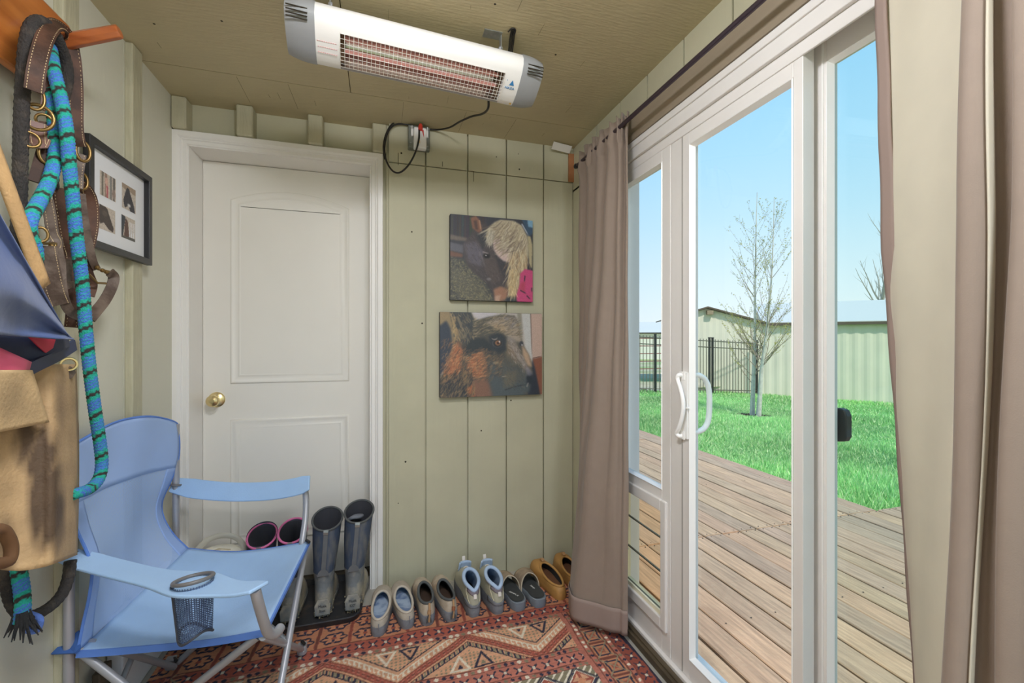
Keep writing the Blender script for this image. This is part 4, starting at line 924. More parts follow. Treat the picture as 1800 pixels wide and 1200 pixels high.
# ------------------------------------------------------------------ curtains + rod
m_curt = mat('taupe curtain cloth', (156, 138, 124), .75, sheen=.2, noise=.03, nscale=30, bump=.08, bscale=500, trans=.2)
m_hem = mat('taupe curtain hem', (156, 136, 126), .8, trans=.10)
m_daylit = mat('daylit pale curtain cloth', (226, 218, 200), .8, trans=.35, noise=.03, nscale=14)  # cream stands in for daylight glowing through the taupe cloth
rod = thing('curtain_rod', 'dark bronze curtain rod above the white sliding glass door', 'curtain rod', (.93, .6, 2.078))
b = MB(); b.tube([(.93, -.75, 2.078), (.93, 1.97, 2.078)], .0085, 14); b.build('rod', mat('dark bronze rod', (84, 72, 82), .3, metal=.7), rod, smooth=50)
for y in (-.6, 1.955):
    b = MB(); b.box(.93-.006, 1.016, y-.006, y+.006, 2.062, 2.070); b.box(1.008, 1.016, y-.014, y+.014, 2.03, 2.10); b.build('bracket', m_black, rod, bevel=.002)
b = MB(); b.lathe([(0, -.012), (.010, -.010), (.013, 0), (.010, .010), (0, .012)], (.93, 1.985, 2.078), (0, 1, 0), 14); b.build('finial', m_black, rod, smooth=50)
def ip(pts, t):
    k = t*(len(pts)-1); i = min(int(k), len(pts)-2); f = k-i; return tuple(a+(b_-a)*f for a, b_ in zip(pts[i], pts[i+1]))
def curtain_fn(top, bot, pleats, amp, z0, z1, seed=0):
    T = [tuple(p)[:2] for p in cr([(x, y, 0) for x, y in top], 8)]; B = [tuple(p)[:2] for p in cr([(x, y, 0) for x, y in bot], 8)]
    def fn(t, w):
        z = z1+(z0-z1)*w
        a = ip(T, t); c = ip(B, t); k = w**1.3; x, y = a[0]+(c[0]-a[0])*k, a[1]+(c[1]-a[1])*k
        a2 = ip(T, min(1, t+.01)); d = Vector((a2[0]-a[0], a2[1]-a[1])) if t < .99 else Vector((0, 1)); d.normalize(); n = Vector((-d.y, d.x))
        am = amp*(.75+.35*math.sin(w*3+1)); q = math.sin(2*PI*(pleats*t+.12*math.sin(w*4+seed)))
        q = q*(1-.3*abs(q))
        off = am*q*(1-.35*w)
        if z > 2.03:
            f = (z-2.03)/.09; off = off*(1-f)+.010*math.sin(2*PI*11*t+3*math.sin(9*t))*(1 if z > 2.095 or z < 2.06 else .7)
            z += .008*math.sin(2*PI*7*t+1)*max(0, (z-2.08)/.04)
        off += .0025*math.sin(w*23+t*9)
        return Vector((x+n.x*off, y+n.y*off, z))
    return fn
c1 = thing('curtain', 'gathered taupe curtain bunched in the far corner beside the back wall', 'curtain', (.88, 1.74, .02))
fn = curtain_fn([(.955, 1.545), (.925, 1.60), (.925, 1.75), (.93, 1.93)], [(.945, 1.54), (.90, 1.585), (.785, 1.715), (.85, 1.85), (.94, 1.95)], 5.2, .016, .06, 2.122, 1)
b = MB(); b.grid(fn, 150, 70); b.build('cloth', m_curt, c1, smooth=80, solid=.002)
fnb = curtain_fn([(.955, 1.545), (.925, 1.60), (.925, 1.75), (.93, 1.93)], [(.945, 1.54), (.90, 1.585), (.785, 1.715), (.85, 1.85), (.94, 1.95)], 5.2, .016, .06, 2.122, 1)
b = MB(); b.grid(lambda t, w: fn(t, 1)+Vector((-.0035, -.002, .075-.10*w)), 150, 6); b.build('hem', m_hem, c1, smooth=80, solid=.002)
# near curtain: first fold in cream, daylight through the cloth put in its colour
c2 = thing('curtain', 'near taupe curtain with its leading fold coloured pale as if daylit, at the right edge', 'curtain', (.88, .42, .02))
def tw(z): return (2.12-z)/2.1
def edge(uv, X, z):   # u follows image line, y from plane X
    w = tw(z); u = np.interp(w, *uv); x = np.interp(w, *X); a = u-900; t = x/(S_*FPX+C_*a); return Vector((x, t*(C_*FPX-S_*a), z))
E0 = ((0, .35, .75, 1.0), (1536, 1553, 1612, 1650)); E1 = ((0, .35, .75, 1.0), (1552, 1577, 1638, 1680)); E2 = ((0, .35, .75, 1.0), (1700, 1692, 1656, 1640))
XE0, XE1, XE2 = ((0, 1), (.955, .93)), ((0, 1), (.945, .92)), ((0, 1), (.865, .80))
ZT, ZB = 2.12, .02
# where hem and fold lines would cross low down keep the order
def Lp(i, z):
    e = (E0, E1, E2)[i]; X = (XE0, XE1, XE2)[i]; return edge(e, X, z)
zs = [ZT+(ZB-ZT)*k/50 for k in range(51)]
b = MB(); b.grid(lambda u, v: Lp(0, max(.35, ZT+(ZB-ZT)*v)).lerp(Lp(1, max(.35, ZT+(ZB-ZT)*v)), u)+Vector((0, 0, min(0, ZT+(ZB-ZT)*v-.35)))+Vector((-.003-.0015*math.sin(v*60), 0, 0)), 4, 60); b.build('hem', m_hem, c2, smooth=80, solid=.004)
def pale_fold(u, v):
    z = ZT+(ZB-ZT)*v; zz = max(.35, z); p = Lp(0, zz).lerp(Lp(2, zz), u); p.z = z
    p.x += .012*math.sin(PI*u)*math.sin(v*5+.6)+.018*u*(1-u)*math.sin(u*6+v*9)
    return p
b = MB(); b.grid(pale_fold, 24, 60); b.build('lining', m_daylit, c2, smooth=80, solid=.002)  # same unlined cloth, its daylight put in by the cream colour
def front(u, v):
    z = ZT+(ZB-ZT)*v; zz = max(.35, z)
    p0 = Lp(2, zz); t = u
    y = p0.y-.34*t; x0 = p0.x*(1-t)+.88*t
    q = .020*math.sin(2*PI*(t*.34/.056+.06*math.sin(v*4))+PI)*(1-math.exp(-t*40))
    x = x0+q*(.8+.3*v)+.006*math.sin(v*14+t*20)
    return Vector((x, y+.006*math.sin(4*PI*(t*.34/.056)), z))
b = MB(); b.grid(front, 110, 50); b.build('cloth', m_curt, c2, smooth=80, solid=.002)

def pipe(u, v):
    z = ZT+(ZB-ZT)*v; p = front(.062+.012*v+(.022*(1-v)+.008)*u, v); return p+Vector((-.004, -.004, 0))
b = MB(); b.grid(pipe, 5, 50); b.build('pale_edge', m_daylit, c2, smooth=80, solid=.002)  # thin strip in the same pale colour
# ------------------------------------------------------------------ folding camp chair
m_cb = mat('faded blue chair canvas', (172, 205, 240), .7, noise=.05, nscale=9, bump=.1, bscale=240, trans=.12)
m_cbt = mat('pale blue upper chair canvas', (172, 199, 242), .75, noise=.03, nscale=9, trans=.15)
m_edge = mat('bright blue binding', (92, 132, 208), .7)
m_navyt = mat('blue corner pocket', (58, 96, 160), .7)
m_net = mat_mesh('open blue netting', (172, 200, 242), 1., .48)
m_netd = mat_mesh('grey blue pocket netting', (74, 92, 124), 1., .62)
m_ring = mat('grey plastic ring', (110, 106, 104), .4)
cc_ = thing('camping_chair', 'pale blue folding camping chair with mesh back and grey tube legs by the left wall', 'folding chair', (-.55, 1.68, .0))
NP, FP = Vector((-.822, 1.51, 0)), Vector((-.785, 2.075, 0))      # back poles near / far
FFs, FNs = W(543, 952, Y=1.85), W(466, 1108, Y=1.335)             # seat front corners far / near
BFs, BNs = W(330, 964, Y=2.0), W(136, 1146, Y=1.50)               # seat back corners far / near
footFF, footFN = W(531, 1141, Z=.024), Vector((-.30, 1.30, .024)); footBF, footBN = W(300, 1166, Z=.024), Vector((-.79, 1.49, .024))
PT = .0122
def pole(name, pts, r, m=m_steel):
    b = MB(); b.tube(pts, r, 14); return b.build(name, m, cc_, smooth=50)
pole('back_pole', [(NP.x, NP.y, .03), (NP.x, NP.y, .882)], PT); pole('back_pole', [(FP.x, FP.y, .03), (FP.x, FP.y, .878)], PT)
def leg(p, q, r=.0105): 
    return pole('leg', [p, q], r)
ofs = Vector((.0, -.004, 0))
leg(FFs+Vector((-.01, -.02, -.02)), footFN); leg(FNs+Vector((-.005, .0, -.015)), footFF); leg(FNs+Vector((-.02, .014, -.02)), footBN+Vector((.02, .022, 0))); leg(BNs+Vector((.0, .01, -.004)), footFN+Vector((-.022, .02, 0)))
leg(BNs+Vector((.015, .03, .004)), footBF+Vector((.02, -.024, 0))); leg(footBF+Vector((.022, .0, 0)), FFs+Vector((-.02, .016, -.02)), .0105); leg(BFs+Vector((-.04, .01, -.02)), footBN+Vector((.0, .03, 0)), .009); leg(BFs+Vector((-.02, .03, -.02)), footFF+Vector((-.03, .02, 0)), .009)
for p in (footFF, footFN, footBF, footBN):
    b = MB(); b.lathe([(.014, -.016), (.018, -.014), (.018, .0), (.012, .010)], p, (0, 0, 1), 14); b.obox(p+Vector((.0, 0, .012)), (.016, 0, 0), (0, .016, 0), (0, 0, .008)); b.build('foot', m_steel, cc_, bevel=.003)
b = MB()
for p in (W(533, 1129, Y=1.84), W(308, 1159, Y=1.9), W(458, 1086, Y=1.30), W(541, 951, Y=1.83)): b.lathe([(0, -.012), (.0055, -.012), (.006, 0), (.0055, .012), (0, .013)], p, (.5, -.8, 0), 10)
b.build('rivet', m_black, cc_, smooth=40)
# seat sheet
def seat(u, v):   # u back->front, v near->far
    p = (BNs.lerp(FNs, u)).lerp(BFs.lerp(FFs, u), v); s = math.sin(PI*u)*math.sin(PI*v)
    p.z -= .075*s+.012*math.sin(PI*u)*(1-abs(2*v-1))+.022*math.sin(PI*u)*(1 if v in (0, 1) else 1)*abs(2*v-1)**3
    p.z += .004*math.sin(v*16+u*5)*u*(1-u)*3
    if v < .5: p += (BFs-BNs)*(.03*math.sin(PI*u)*(1-2*v))
    return p
b = MB(); b.grid(seat, 34, 34); b.build('seat', m_cb, cc_, smooth=80, solid=.003)
b = MB(); e = [seat(i/30, 0)+Vector((0, -.002, -.004)) for i in range(31)]; b.ribbon(e, .017, .006, Vector((0, .25, 1))); e2 = [seat(1, i/30)+Vector((.002, 0, -.003)) for i in range(31)]; b.ribbon(e2, .010, .006, Vector((0, .2, 1)))
e3 = [seat(i/30, 1)+Vector((0, .002, -.003)) for i in range(31)]; b.ribbon(e3, .010, .006, Vector((0, .2, 1))); b.build('binding', m_edge, cc_, smooth=50)
# back sheet
FE = [W(u, v, Y=y) for u, v, y in ((311, 744, 2.075), (315, 775, 2.075), (313, 808, 2.072), (300, 845, 2.06), (285, 880, 2.05), (287, 908, 2.04), (304, 938, 2.02), (330, 964, 2.0))]
NE = [W(u, v, Y=y) for u, v, y in ((120, 790, 1.515), (117, 828, 1.515), (118, 870, 1.51), (135, 930, 1.50), (160, 990, 1.495), (158, 1040, 1.495), (146, 1095, 1.50), (136, 1146, 1.50))]
FEc, NEc = cr(FE, 8), cr(NE, 8)
def cat_(c, t): k = t*(len(c)-1); i = min(int(k), len(c)-2); return c[i].lerp(c[i+1], k-i)
def back(u, v):  # u near->far, v top->bottom
    p = cat_(NEc, v).lerp(cat_(FEc, v), u); p.z += .055*math.sin(PI*u)**.8*(1-v)**3
    p.x += .02*math.sin(PI*u)*math.sin(PI*v)*(-1)+.025*math.sin(PI*u)*v*v*(1-v)*2
    p.x += .004*math.sin(u*13+v*3)*math.sin(PI*u)
    p.x = max(p.x, XL+.012)
    return p
VB = .34
b = MB(); b.grid(back, 30, 12, v0=0, v1=VB); b.build('headrest_panel', m_cbt, cc_, smooth=80, solid=.004)
b = MB(); b.grid(back, 30, 26, v0=VB, v1=1., uv=(170, 170)); b.build('mesh_back', m_net, cc_, smooth=80, fix=False)
b = MB(); b.grid(lambda u, v: back(u*.10, v)+Vector((.001, -.001, 0)), 6, 26, v0=VB, v1=1.); b.build('back_band', mat('pale lilac blue band', (166, 194, 240), .75, trans=.2), cc_, smooth=80, solid=.002)
b = MB(); b.grid(lambda u, v: back(1-u*.10, v)+Vector((.001, -.001, 0)), 6, 26, v0=VB, v1=1.)
b.build('back_band', mat('pale lilac blue band', (166, 194, 240), .75, trans=.2), cc_, smooth=80, solid=.002)
b = MB(); b.tube([back(1, i/40) for i in range(41)], .004, 6); b.tube([back(0, i/40) for i in range(41)], .004, 6); b.tube([back(i/30, 0) for i in range(31)], .004, 6); b.build('binding', m_edge, cc_, smooth=60)
# corner pocket on the near pole
b = MB(); pk = [W(90, 1150, Y=1.50), W(112, 1128, Y=1.53), W(140, 1108, Y=1.53), W(141, 1140, Y=1.49), W(132, 1148, Y=1.485)]
b.add(pk, [(0, 1, 2, 3, 4)]); o = b.build('corner_pocket', m_navyt, cc_, solid=.006)
# arms
def arm(name, pts, w, wv, n=10, bulge=0.):
    b = MB(); p = cr(pts, n); k = len(p); wd = [Vector(wv[0]).lerp(Vector(wv[1]), i/(k-1)) for i in range(k)]
    ws = [w*(.75+.25*min(1, i/6))*(1 if i < k-5 else .8+.04*(k-1-i))+bulge*math.exp(-((i/(k-1)-.60)/.13)**2) for i in range(k)]; b.ribbon(p, ws, .009, wd); return b.build(name, m_cb, cc_, smooth=40, bevel=.003)
nA = [(-.826, 1.50, .628), (-.72, 1.462, .600), (-.58, 1.39, .584), (-.46, 1.325, .580), (-.36, 1.265, .584), (-.285, 1.215, .603)]
fA = [(-.80, 2.08, .634), (-.68, 2.05, .612), (-.55, 2.015, .602), (-.42, 1.98, .606), (-.33, 1.95, .622), (-.272, 1.93, .640)]
a1 = arm('armrest', nA, .070, ((.2, .93, .12), (.3, .93, -.12)), bulge=.046); a2 = arm('armrest', fA, .074, ((0, .5, .86), (.1, .55, .82)))
for ar, P_ in ((a1, (-.822, 1.51, .628)), (a2, (-.785, 2.075, .634))):
    b = MB(); b.torus(P_, .019, .004, (.1, .2, 1), 20, 8); b.build('eyelet', m_ring, ar, smooth=60)
cup = Vector((-.462, 1.322, .592)); b = MB(); b.torus(cup+Vector((0, 0, .004)), .043, .005, (-.07, .2, 1), 30, 8); b.build('cup_ring', m_ring, a1, smooth=60)
b = MB()
def pocket(u, v):
    a = 2*PI*u; r = .045*(1-.18*v)*(1+.05*math.sin(3*a)*v); z = cup.z-.135*v-.012*math.sin(2*a)*v
    return Vector((cup.x+r*math.cos(a)+.004*v, cup.y+r*math.sin(a)*.9, z))
b.grid(pocket, 30, 8, uv=(46, 24)); b.grid(lambda u, v: pocket(u, 1).lerp(Vector((cup.x+.004, cup.y, cup.z-.137)), v), 30, 3, uv=(46, 8)); b.build('cup_pocket', m_netd, a1, smooth=80, fix=False)
b = MB(); b.tube([pocket(i/30, 1) for i in range(30)], .0035, 6, closed=True); b.tube([pocket(.56, i/8) for i in range(9)], .004, 6); b.build('pocket_binding', mat('dark grey binding', (62, 64, 72), .7), a1, smooth=60)
pole('arm_post', cr([(-.296, 1.222, .596), (-.292, 1.232, .56), (-.285, 1.26, .49), (-.280, 1.285, .445), (-.268, 1.312, .425), (-.262, 1.336, .424)], 6), .0125)
pole('arm_post', cr([(-.292, 1.94, .624), (-.286, 1.935, .57), (-.284, 1.90, .50), (-.288, 1.862, .44), (-.288, 1.855, .425)], 6), .0118)
# ------------------------------------------------------------------ white panel behind the chair
b = MB(); b.box(XL+.003, XL+.05, 1.752, 2.16, .001, .30); o = b.build('storage_panel', mat('white plastic', (228, 229, 232), .4), bevel=.006); tag(o, 'flat white plastic panel standing on the floor behind the blue chair', 'panel')
b = MB(); b.box(XL+.0245, XL+.045, 1.635, 1.70, .001, .20); o = b.build('dark_strip', mat('dark brown strip', (84, 72, 56), .8, noise=.2, nscale=20), bevel=.003); tag(o, 'dark brown strip standing against the left wall beside the white panel', 'wood')  # narrow dark brown strip beside the white panel
# ------------------------------------------------------------------ watering can
m_can = mat('cream plastic', (226, 222, 206), .4, noise=.04, nscale=12)
wc = thing('watering_can', 'cream plastic watering can with arched handle behind the blue chair', 'watering can', (-.655, 2.215, .012))
wcx, wcy = -.675, 2.215; b = MB(); rings = []
for z, rx, ry in ((.012, .085, .055), (.02, .093, .060), (.16, .104, .066), (.23, .106, .068), (.262, .100, .064), (.285, .086, .056), (.30, .062, .044), (.306, .040, .030)):
    rings.append([(wcx+rx*math.cos(2*PI*j/28), wcy+ry*math.sin(2*PI*j/28), z) for j in range(28)])
b.loft(rings, True, True, True); b.build('body', m_can, wc, smooth=60)
b = MB(); P_ = cr([(wcx-.103, wcy, .235), (wcx-.085, wcy-.006, .30), (wcx-.045, wcy-.01, .345), (wcx+.01, wcy-.01, .360), (wcx+.062, wcy-.008, .345), (wcx+.096, wcy-.004, .30), (wcx+.106, wcy, .24)], 6); b.tube(P_, .0125, 10, flat=.7); b.build('handle', m_can, wc, smooth=60)
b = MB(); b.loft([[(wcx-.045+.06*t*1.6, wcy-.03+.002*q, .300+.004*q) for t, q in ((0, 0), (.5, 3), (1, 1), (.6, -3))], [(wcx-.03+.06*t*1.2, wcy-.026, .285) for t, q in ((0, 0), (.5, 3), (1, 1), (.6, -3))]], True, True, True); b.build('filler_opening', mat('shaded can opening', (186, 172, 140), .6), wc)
b = MB(); b.tube(cr([(wcx+.09, wcy, .09), (wcx+.135, wcy+.01, .15), (wcx+.15, wcy+.02, .24)], 6), [.018-.0004*i for i in range(13)], 12); b.build('spout', m_can, wc, smooth=60)
# ------------------------------------------------------------------ boot tray
b = MB()
def rrect(x0, x1, y0, y1, r, z, n=6):
    out = []
    for cx, cy, a0 in ((x1-r, y1-r, 0), (x0+r, y1-r, PI/2), (x0+r, y0+r, PI), (x1-r, y0+r, 1.5*PI)):
        for k in range(n+1): a = a0+PI/2*k/n; out.append((cx+r*math.cos(a), cy+r*math.sin(a), z))
    return out
TX0, TX1, TY0, TY1 = -.765, -.075, 1.985, 2.365
TZ = .0065
b.loft([rrect(TX0+.012, TX1-.012, TY0+.012, TY1-.012, .05, TZ), rrect(TX0, TX1, TY0, TY1, .06, TZ+.026), rrect(TX0+.002, TX1-.002, TY0+.002, TY1-.002, .058, TZ+.030), rrect(TX0+.01, TX1-.01, TY0+.01, TY1-.01, .052, TZ+.028), rrect(TX0+.02, TX1-.02, TY0+.02, TY1-.02, .044, TZ+.006)], True, True, True)
o = b.build('boot_tray', mat('black dusty tray rubber', (44, 44, 46), .6, col2=(80, 70, 58), c2scale=14, c2lo=.55, c2hi=.8), smooth=40); tag(o, 'black rubber boot tray under the four boots in front of the white door', 'boot tray')
# ------------------------------------------------------------------ footwear
def foot_loop(L, Wd, side, n=40, z=0., heel=1., toe=1.):
    out = []
    for k in range(n):
        th = 2*PI*k/n; s = (1-math.cos(th))/2
        sh = float(np.interp(s, (0, .12, .28, .42, .6, .74, .88, 1), (.80*heel, .80*heel, .76, .76, .92, 1.0, .94*toe, .78*toe)))
        hw = Wd/2*sh*(max(0, 4*s*(1-s)))**.30*(1 if 4*s*(1-s) > .0 else 0)
        cx = side*Wd*.07*float(np.interp(s, (0, .45, .75, 1), (0, -.3, .2, .9)))
        out.append(Vector((cx+hw*(1 if math.sin(th) >= 0 else -1)*(min(1, abs(math.sin(th))*6)), L*s, z)))
    return out
class Place:
    def __init__(s, x, y, rot, z=0.): s.x, s.y, s.c, s.s, s.z = x, y, math.cos(rot), math.sin(rot), z
    def __call__(s, p): return Vector((s.x+p[0]*s.c-p[1]*s.s, s.y+p[0]*s.s+p[1]*s.c, s.z+p[2]))
def bez(a, b_, c, t): return a*(1-t)**2+b_*2*t*(1-t)+c*t*t
def shoe(name, label, pos, L, Wd, side, rot, P, group):
    """open or low shoe: sole, upper lofted from sole outline to the opening, lining, insole, rim"""
    pl = Place(pos[0], pos[1], rot, .006); t = thing(name, label, 'shoe', pl((0, 0, 0)), group); n = 44
    zs = P['sole_h']
    out = foot_loop(L, Wd, side, n)
    # sole
    b = MB(); b.loft([[pl((p.x*.93, .02*L+(p.y-.02*L)*.97, 0)) for p in out], [pl((p.x*1.0, p.y, .006)) for p in out], [pl((p.x*1.02, p.y-.004*(1 if p.y < L*.3 else -1), zs*.7)) for p in out], [pl((p.x*.99, p.y, zs+(P.get('heel_rise', 0)*max(0, 1-p.y/L*3)))) for p in out]], True, True, True)
    b.build('sole', P['sole'], t, smooth=50)
    # rim loop
    yc, ra, rb = P['yc']*L, P['ra']*L, P['rb']*Wd; rim = []
    for k in range(n):
        th = 2*PI*k/n; c = (1+math.cos(th))/2; y = yc-ra*math.cos(th); s = y/L
        cx = side*Wd*.07*float(np.interp(s, (0, .45, .75, 1), (0, -.3, .2, .9)))
        z = P['zt']+(P['zh']-P['zt'])*c-P.get('dip', .01)*math.sin(th)**2+P.get('vheel', 0)*(math.cos(th*1)**8 if math.cos(th) > 0 else 0)*-1
        rim.append(Vector((cx+rb*math.sin(th)*(1-.18*c), y, z)))
    rings = []
    for q in range(9):
        tt = q/8; rg = []
        for k in range(n):
            th = 2*PI*k/n; c = (1+math.cos(th))/2; a = Vector((out[k].x*.985, out[k].y, zs*.8)); r_ = rim[k]
            ch = P['toe_h']*(1-c)+(r_.z*.75)*c
            ctrl = Vector((out[k].x*(1.02 if c > .5 else .98), out[k].y+(0.0 if c < .5 else -.004), max(zs, ch)))
            rg.append(pl(bez(a, ctrl, r_, tt)))
        rings.append(rg)
    b = MB(); b.loft(rings); up = b.build('upper', P['upper'], t, smooth=60)
    if 'rand' in P:
        b = MB(); b.loft([[pl((p.x*1.012, p.y+(.003 if p.y > L/2 else -.003), zs*.5)) for p in out], [pl((out[k].x*1.016, out[k].y+(.003 if out[k].y > L/2 else -.003), zs+P['rand_h']*(.6+.4*abs(math.cos(2*PI*k/n))))) for k in range(n)], [Vector(rings[2][k]) for k in range(n)]]); b.build('rand', P['rand'], t, smooth=50)
    # lining + insole
    ins = [Vector((out[k].x*.80, .05*L+out[k].y*.90, zs+.004)) for k in range(n)]
    low = [rim[k].lerp(ins[k], .55)*1. for k in range(n)]
    for k in range(n): low[k].z = (rim[k].z+ins[k].z)/2-.004
    b = MB(); b.loft([[pl(p) for p in rim], [pl(Vector((rim[k].x*.93, yc+(rim[k].y-yc)*.95, rim[k].z-.004))) for k in range(n)], [pl(p) for p in low], [pl(p) for p in ins]]); b.build('lining', P['lining'], t, smooth=60, fix=False)
    b = MB(); b.add([pl(p) for p in ins], [tuple(range(n))]); b.build('insole', P['insole'], t)
    b = MB(); b.tube([pl(p) for p in rim], P.get('rim_r', .004), 8, closed=True); b.build('collar', P['rim'], t, smooth=60)
    return t, pl, rings, rim
R2 = math.radians
# clogs
m_taupe = mat('taupe nubuck', (176, 164, 148), .8, noise=.1, nscale=30, bump=.15, bscale=150); m_sole = mat('grey rubber sole', (124, 126, 130), .65, noise=.12, nscale=40, bump=.2, bscale=90)
m_insb = mat('worn pale blue insole', (170, 186, 206), .8, col2=(112, 132, 168), c2scale=22, c2lo=.45, c2hi=.62); m_dark = mat('dark shoe lining', (40, 38, 38), .9)
m_bluel = mat('grey blue lining', (120, 134, 150), .85)
CL = dict(sole_h=.036, zt=.082, zh=.062, toe_h=.088, yc=.36, ra=.31, rb=.38, dip=.006, sole=m_sole, upper=m_taupe, lining=m_bluel, insole=m_insb, rim=mat('pale taupe binding', (196, 184, 168), .75), rim_r=.0055, heel_rise=.004)
GR = 'pairs of shoes lined up along the back wall'
for lab, px, side, rot, dy in (('taupe clog with pale blue insole standing next to the boot tray', (664, 1122), -1, R2(-6), 0), ('taupe clog with pale blue insole standing next to the grey toggle slip-on', (718, 1108), 1, R2(7), 0)):
    p = W(*px, Z=0); t, pl, rg, rim = shoe('clog', lab, p, .285, .104, side, rot, CL, GR)
    b = MB(); b.ribbon([pl(v) for v in ((.004, -.004, .026), (.004, -.006, .042), (.004, -.004, .056))], .004, .002, Vector((1, 0, 0))); b.build('heel_seam', m_sole, t)
# toggle slip-ons
m_tan = mat('pale tan suede', (186, 172, 152), .8, col2=(150, 128, 106), c2scale=12, c2lo=.5, c2hi=.7, bump=.15, bscale=150); m_colg = mat('grey collar knit', (84, 86, 86), .85)
SL = dict(sole_h=.030, zt=.095, zh=.088, toe_h=.094, yc=.33, ra=.28, rb=.33, dip=.012, sole=m_sole, upper=m_tan, lining=m_dark, insole=mat('worn brown insole', (74, 56, 44), .85), rim=m_colg, rim_r=.006, rand=m_sole, rand_h=.012)
m_tog = mat('tan bungee cord', (176, 136, 96), .8); 
for lab, px, side, rot in (('tan slip-on shoe with toggle heel cord standing right of the taupe clogs', (753, 1102), -1, R2(2)), ('tan slip-on shoe with toggle heel cord standing left of the hiking shoes', (795, 1095), 1, R2(7))):
    p = W(*px, Z=0); t, pl, rg, rim = shoe('slip_on_shoe', lab, p, .285, .102, side, rot, SL, GR)
    b = MB(); b.tube([pl(v) for v in ((.001, -.012, .024), (.003, -.013, .05), (.004, -.009, .075), (.005, .002, .094))], .0045, 8); b.build('bungee', m_tog, t, smooth=50)
    b = MB(); b.tube([pl(v) for v in ((.001, -.014, .058), (.003, -.012, .072))], .0075, 8); b.build('toggle', mat('rust toggle', (150, 92, 62), .6) if side > 0 else m_tog, t, smooth=50)
    b = MB(); b.tube([pl(v) for v in ((-.008, -.011, .02), (-.008, -.013, .032), (.001, -.013, .052))], .003, 6); b.tube([pl(v) for v in ((.010, -.011, .02), (.009, -.013, .032), (.001, -.013, .052))], .003, 6); b.build('cord_loop', m_colg, t, smooth=50)
# hiking shoes
m_khaki = mat('khaki hiking leather', (176, 172, 150), .75, noise=.06, nscale=30, bump=.1, bscale=150); m_lblue = mat('pale blue padded lining', (172, 192, 218), .85, bump=.15, bscale=90); m_mauve = mat('mauve grey panel', (124, 114, 120), .75)
m_tab = mat('off white pull tab', (222, 214, 206), .8)
HK = dict(sole_h=.032, zt=.150, zh=.122, toe_h=.118, yc=.25, ra=.205, rb=.36, dip=.004, sole=m_sole, upper=m_khaki, lining=m_lblue, insole=m_dark, rim=m_lblue, rim_r=.0085, rand=m_sole, rand_h=.010, vheel=.012)
for lab, px, side, rot in (('khaki hiking shoe with pale blue lining standing right of the tan slip-on shoes', (835, 1087), -1, R2(3)), ('khaki hiking shoe with pale blue lining standing left of the charcoal slide sandals', (878, 1082), 1, R2(6))):
    p = W(*px, Z=0); t, pl, rg, rim = shoe('hiking_shoe', lab, p, .275, .098, side, rot, HK, GR)
    def on(th, q, out=.0015):  # point on the upper at loop angle th and loft fraction q
        k = (th/(2*PI)*44) % 44; i = int(k); f = k-i; j = q*8; m_ = min(int(j), 7); g = j-m_
        a = Vector(rg[m_][i % 44]).lerp(Vector(rg[m_][(i+1) % 44]), f); c = Vector(rg[m_+1][i % 44]).lerp(Vector(rg[m_+1][(i+1) % 44]), f); v = a.lerp(c, g)
        ctr = pl((0, HK['yc']*.275, v.z)); d = v-ctr; d.z = 0
        return v+d.normalized()*out
    b = MB(); b.grid(lambda u, v: on((u-.5)*1.7, .70+.27*v-(.10*(abs(u-.5)*2)**2)*0, .002), 14, 5); b.build('heel_panel', m_mauve, t, smooth=80, solid=.002)
    b = MB(); b.grid(lambda u, v: on((u-.5)*1.9, .14+.18*v*(.55+.45*abs(math.cos(PI*u))), .003), 14, 4); b.build('heel_counter', m_sole, t, smooth=80, solid=.003)
    b = MB(); b.ribbon([on(.0, q, .006) for q in (.58, .66, .74, .82)], .013, .003, Vector((1, .05, 0))); b.build('pull_tab', m_tab, t)
    b = MB()
    for sg in (-1, 1): b.tube([on(sg*1.0, .86, .002), on(sg*.85, .62, .003), on(sg*.55, .38, .003), on(sg*.42, .30, .003)], .0015, 5)
    b.build('piping', mat('cream piping', (214, 206, 178), .8), t, smooth=50)
    # tongue and padded throat
    b = MB(); tg = []
    for q, z in ((0, .110), (.35, .130), (.7, .150), (1, .160)):
        tg.append([pl((side*.002+.030*math.cos(a)*(1-.15*q), .27*.25+.118-.018*q+.016*math.sin(a), z)) for a in [PI*k/10 for k in range(11)]])
    b.loft(tg, closed=False); b.build('tongue', m_lblue, t, smooth=70, solid=.007)
    b = MB(); b.ribbon([pl((side*.002, .27*.25+.130, .135)), pl((side*.002, .27*.25+.136, .158)), pl((side*.002, .27*.25+.140, .172))], .014, .003, Vector((1, 0, 0))); b.build('tongue_tab', m_tab, t)
    b = MB()
    for yy, zz in ((.175, .108), (.155, .128), (.200, .092)): b.tube(cr([pl((-.034, yy-.004, zz-.012)), pl((0, yy+.012, zz+.014)), pl((.034, yy-.004, zz-.012))], 5), .0022, 6)
    b.build('laces', m_tab, t, smooth=50)
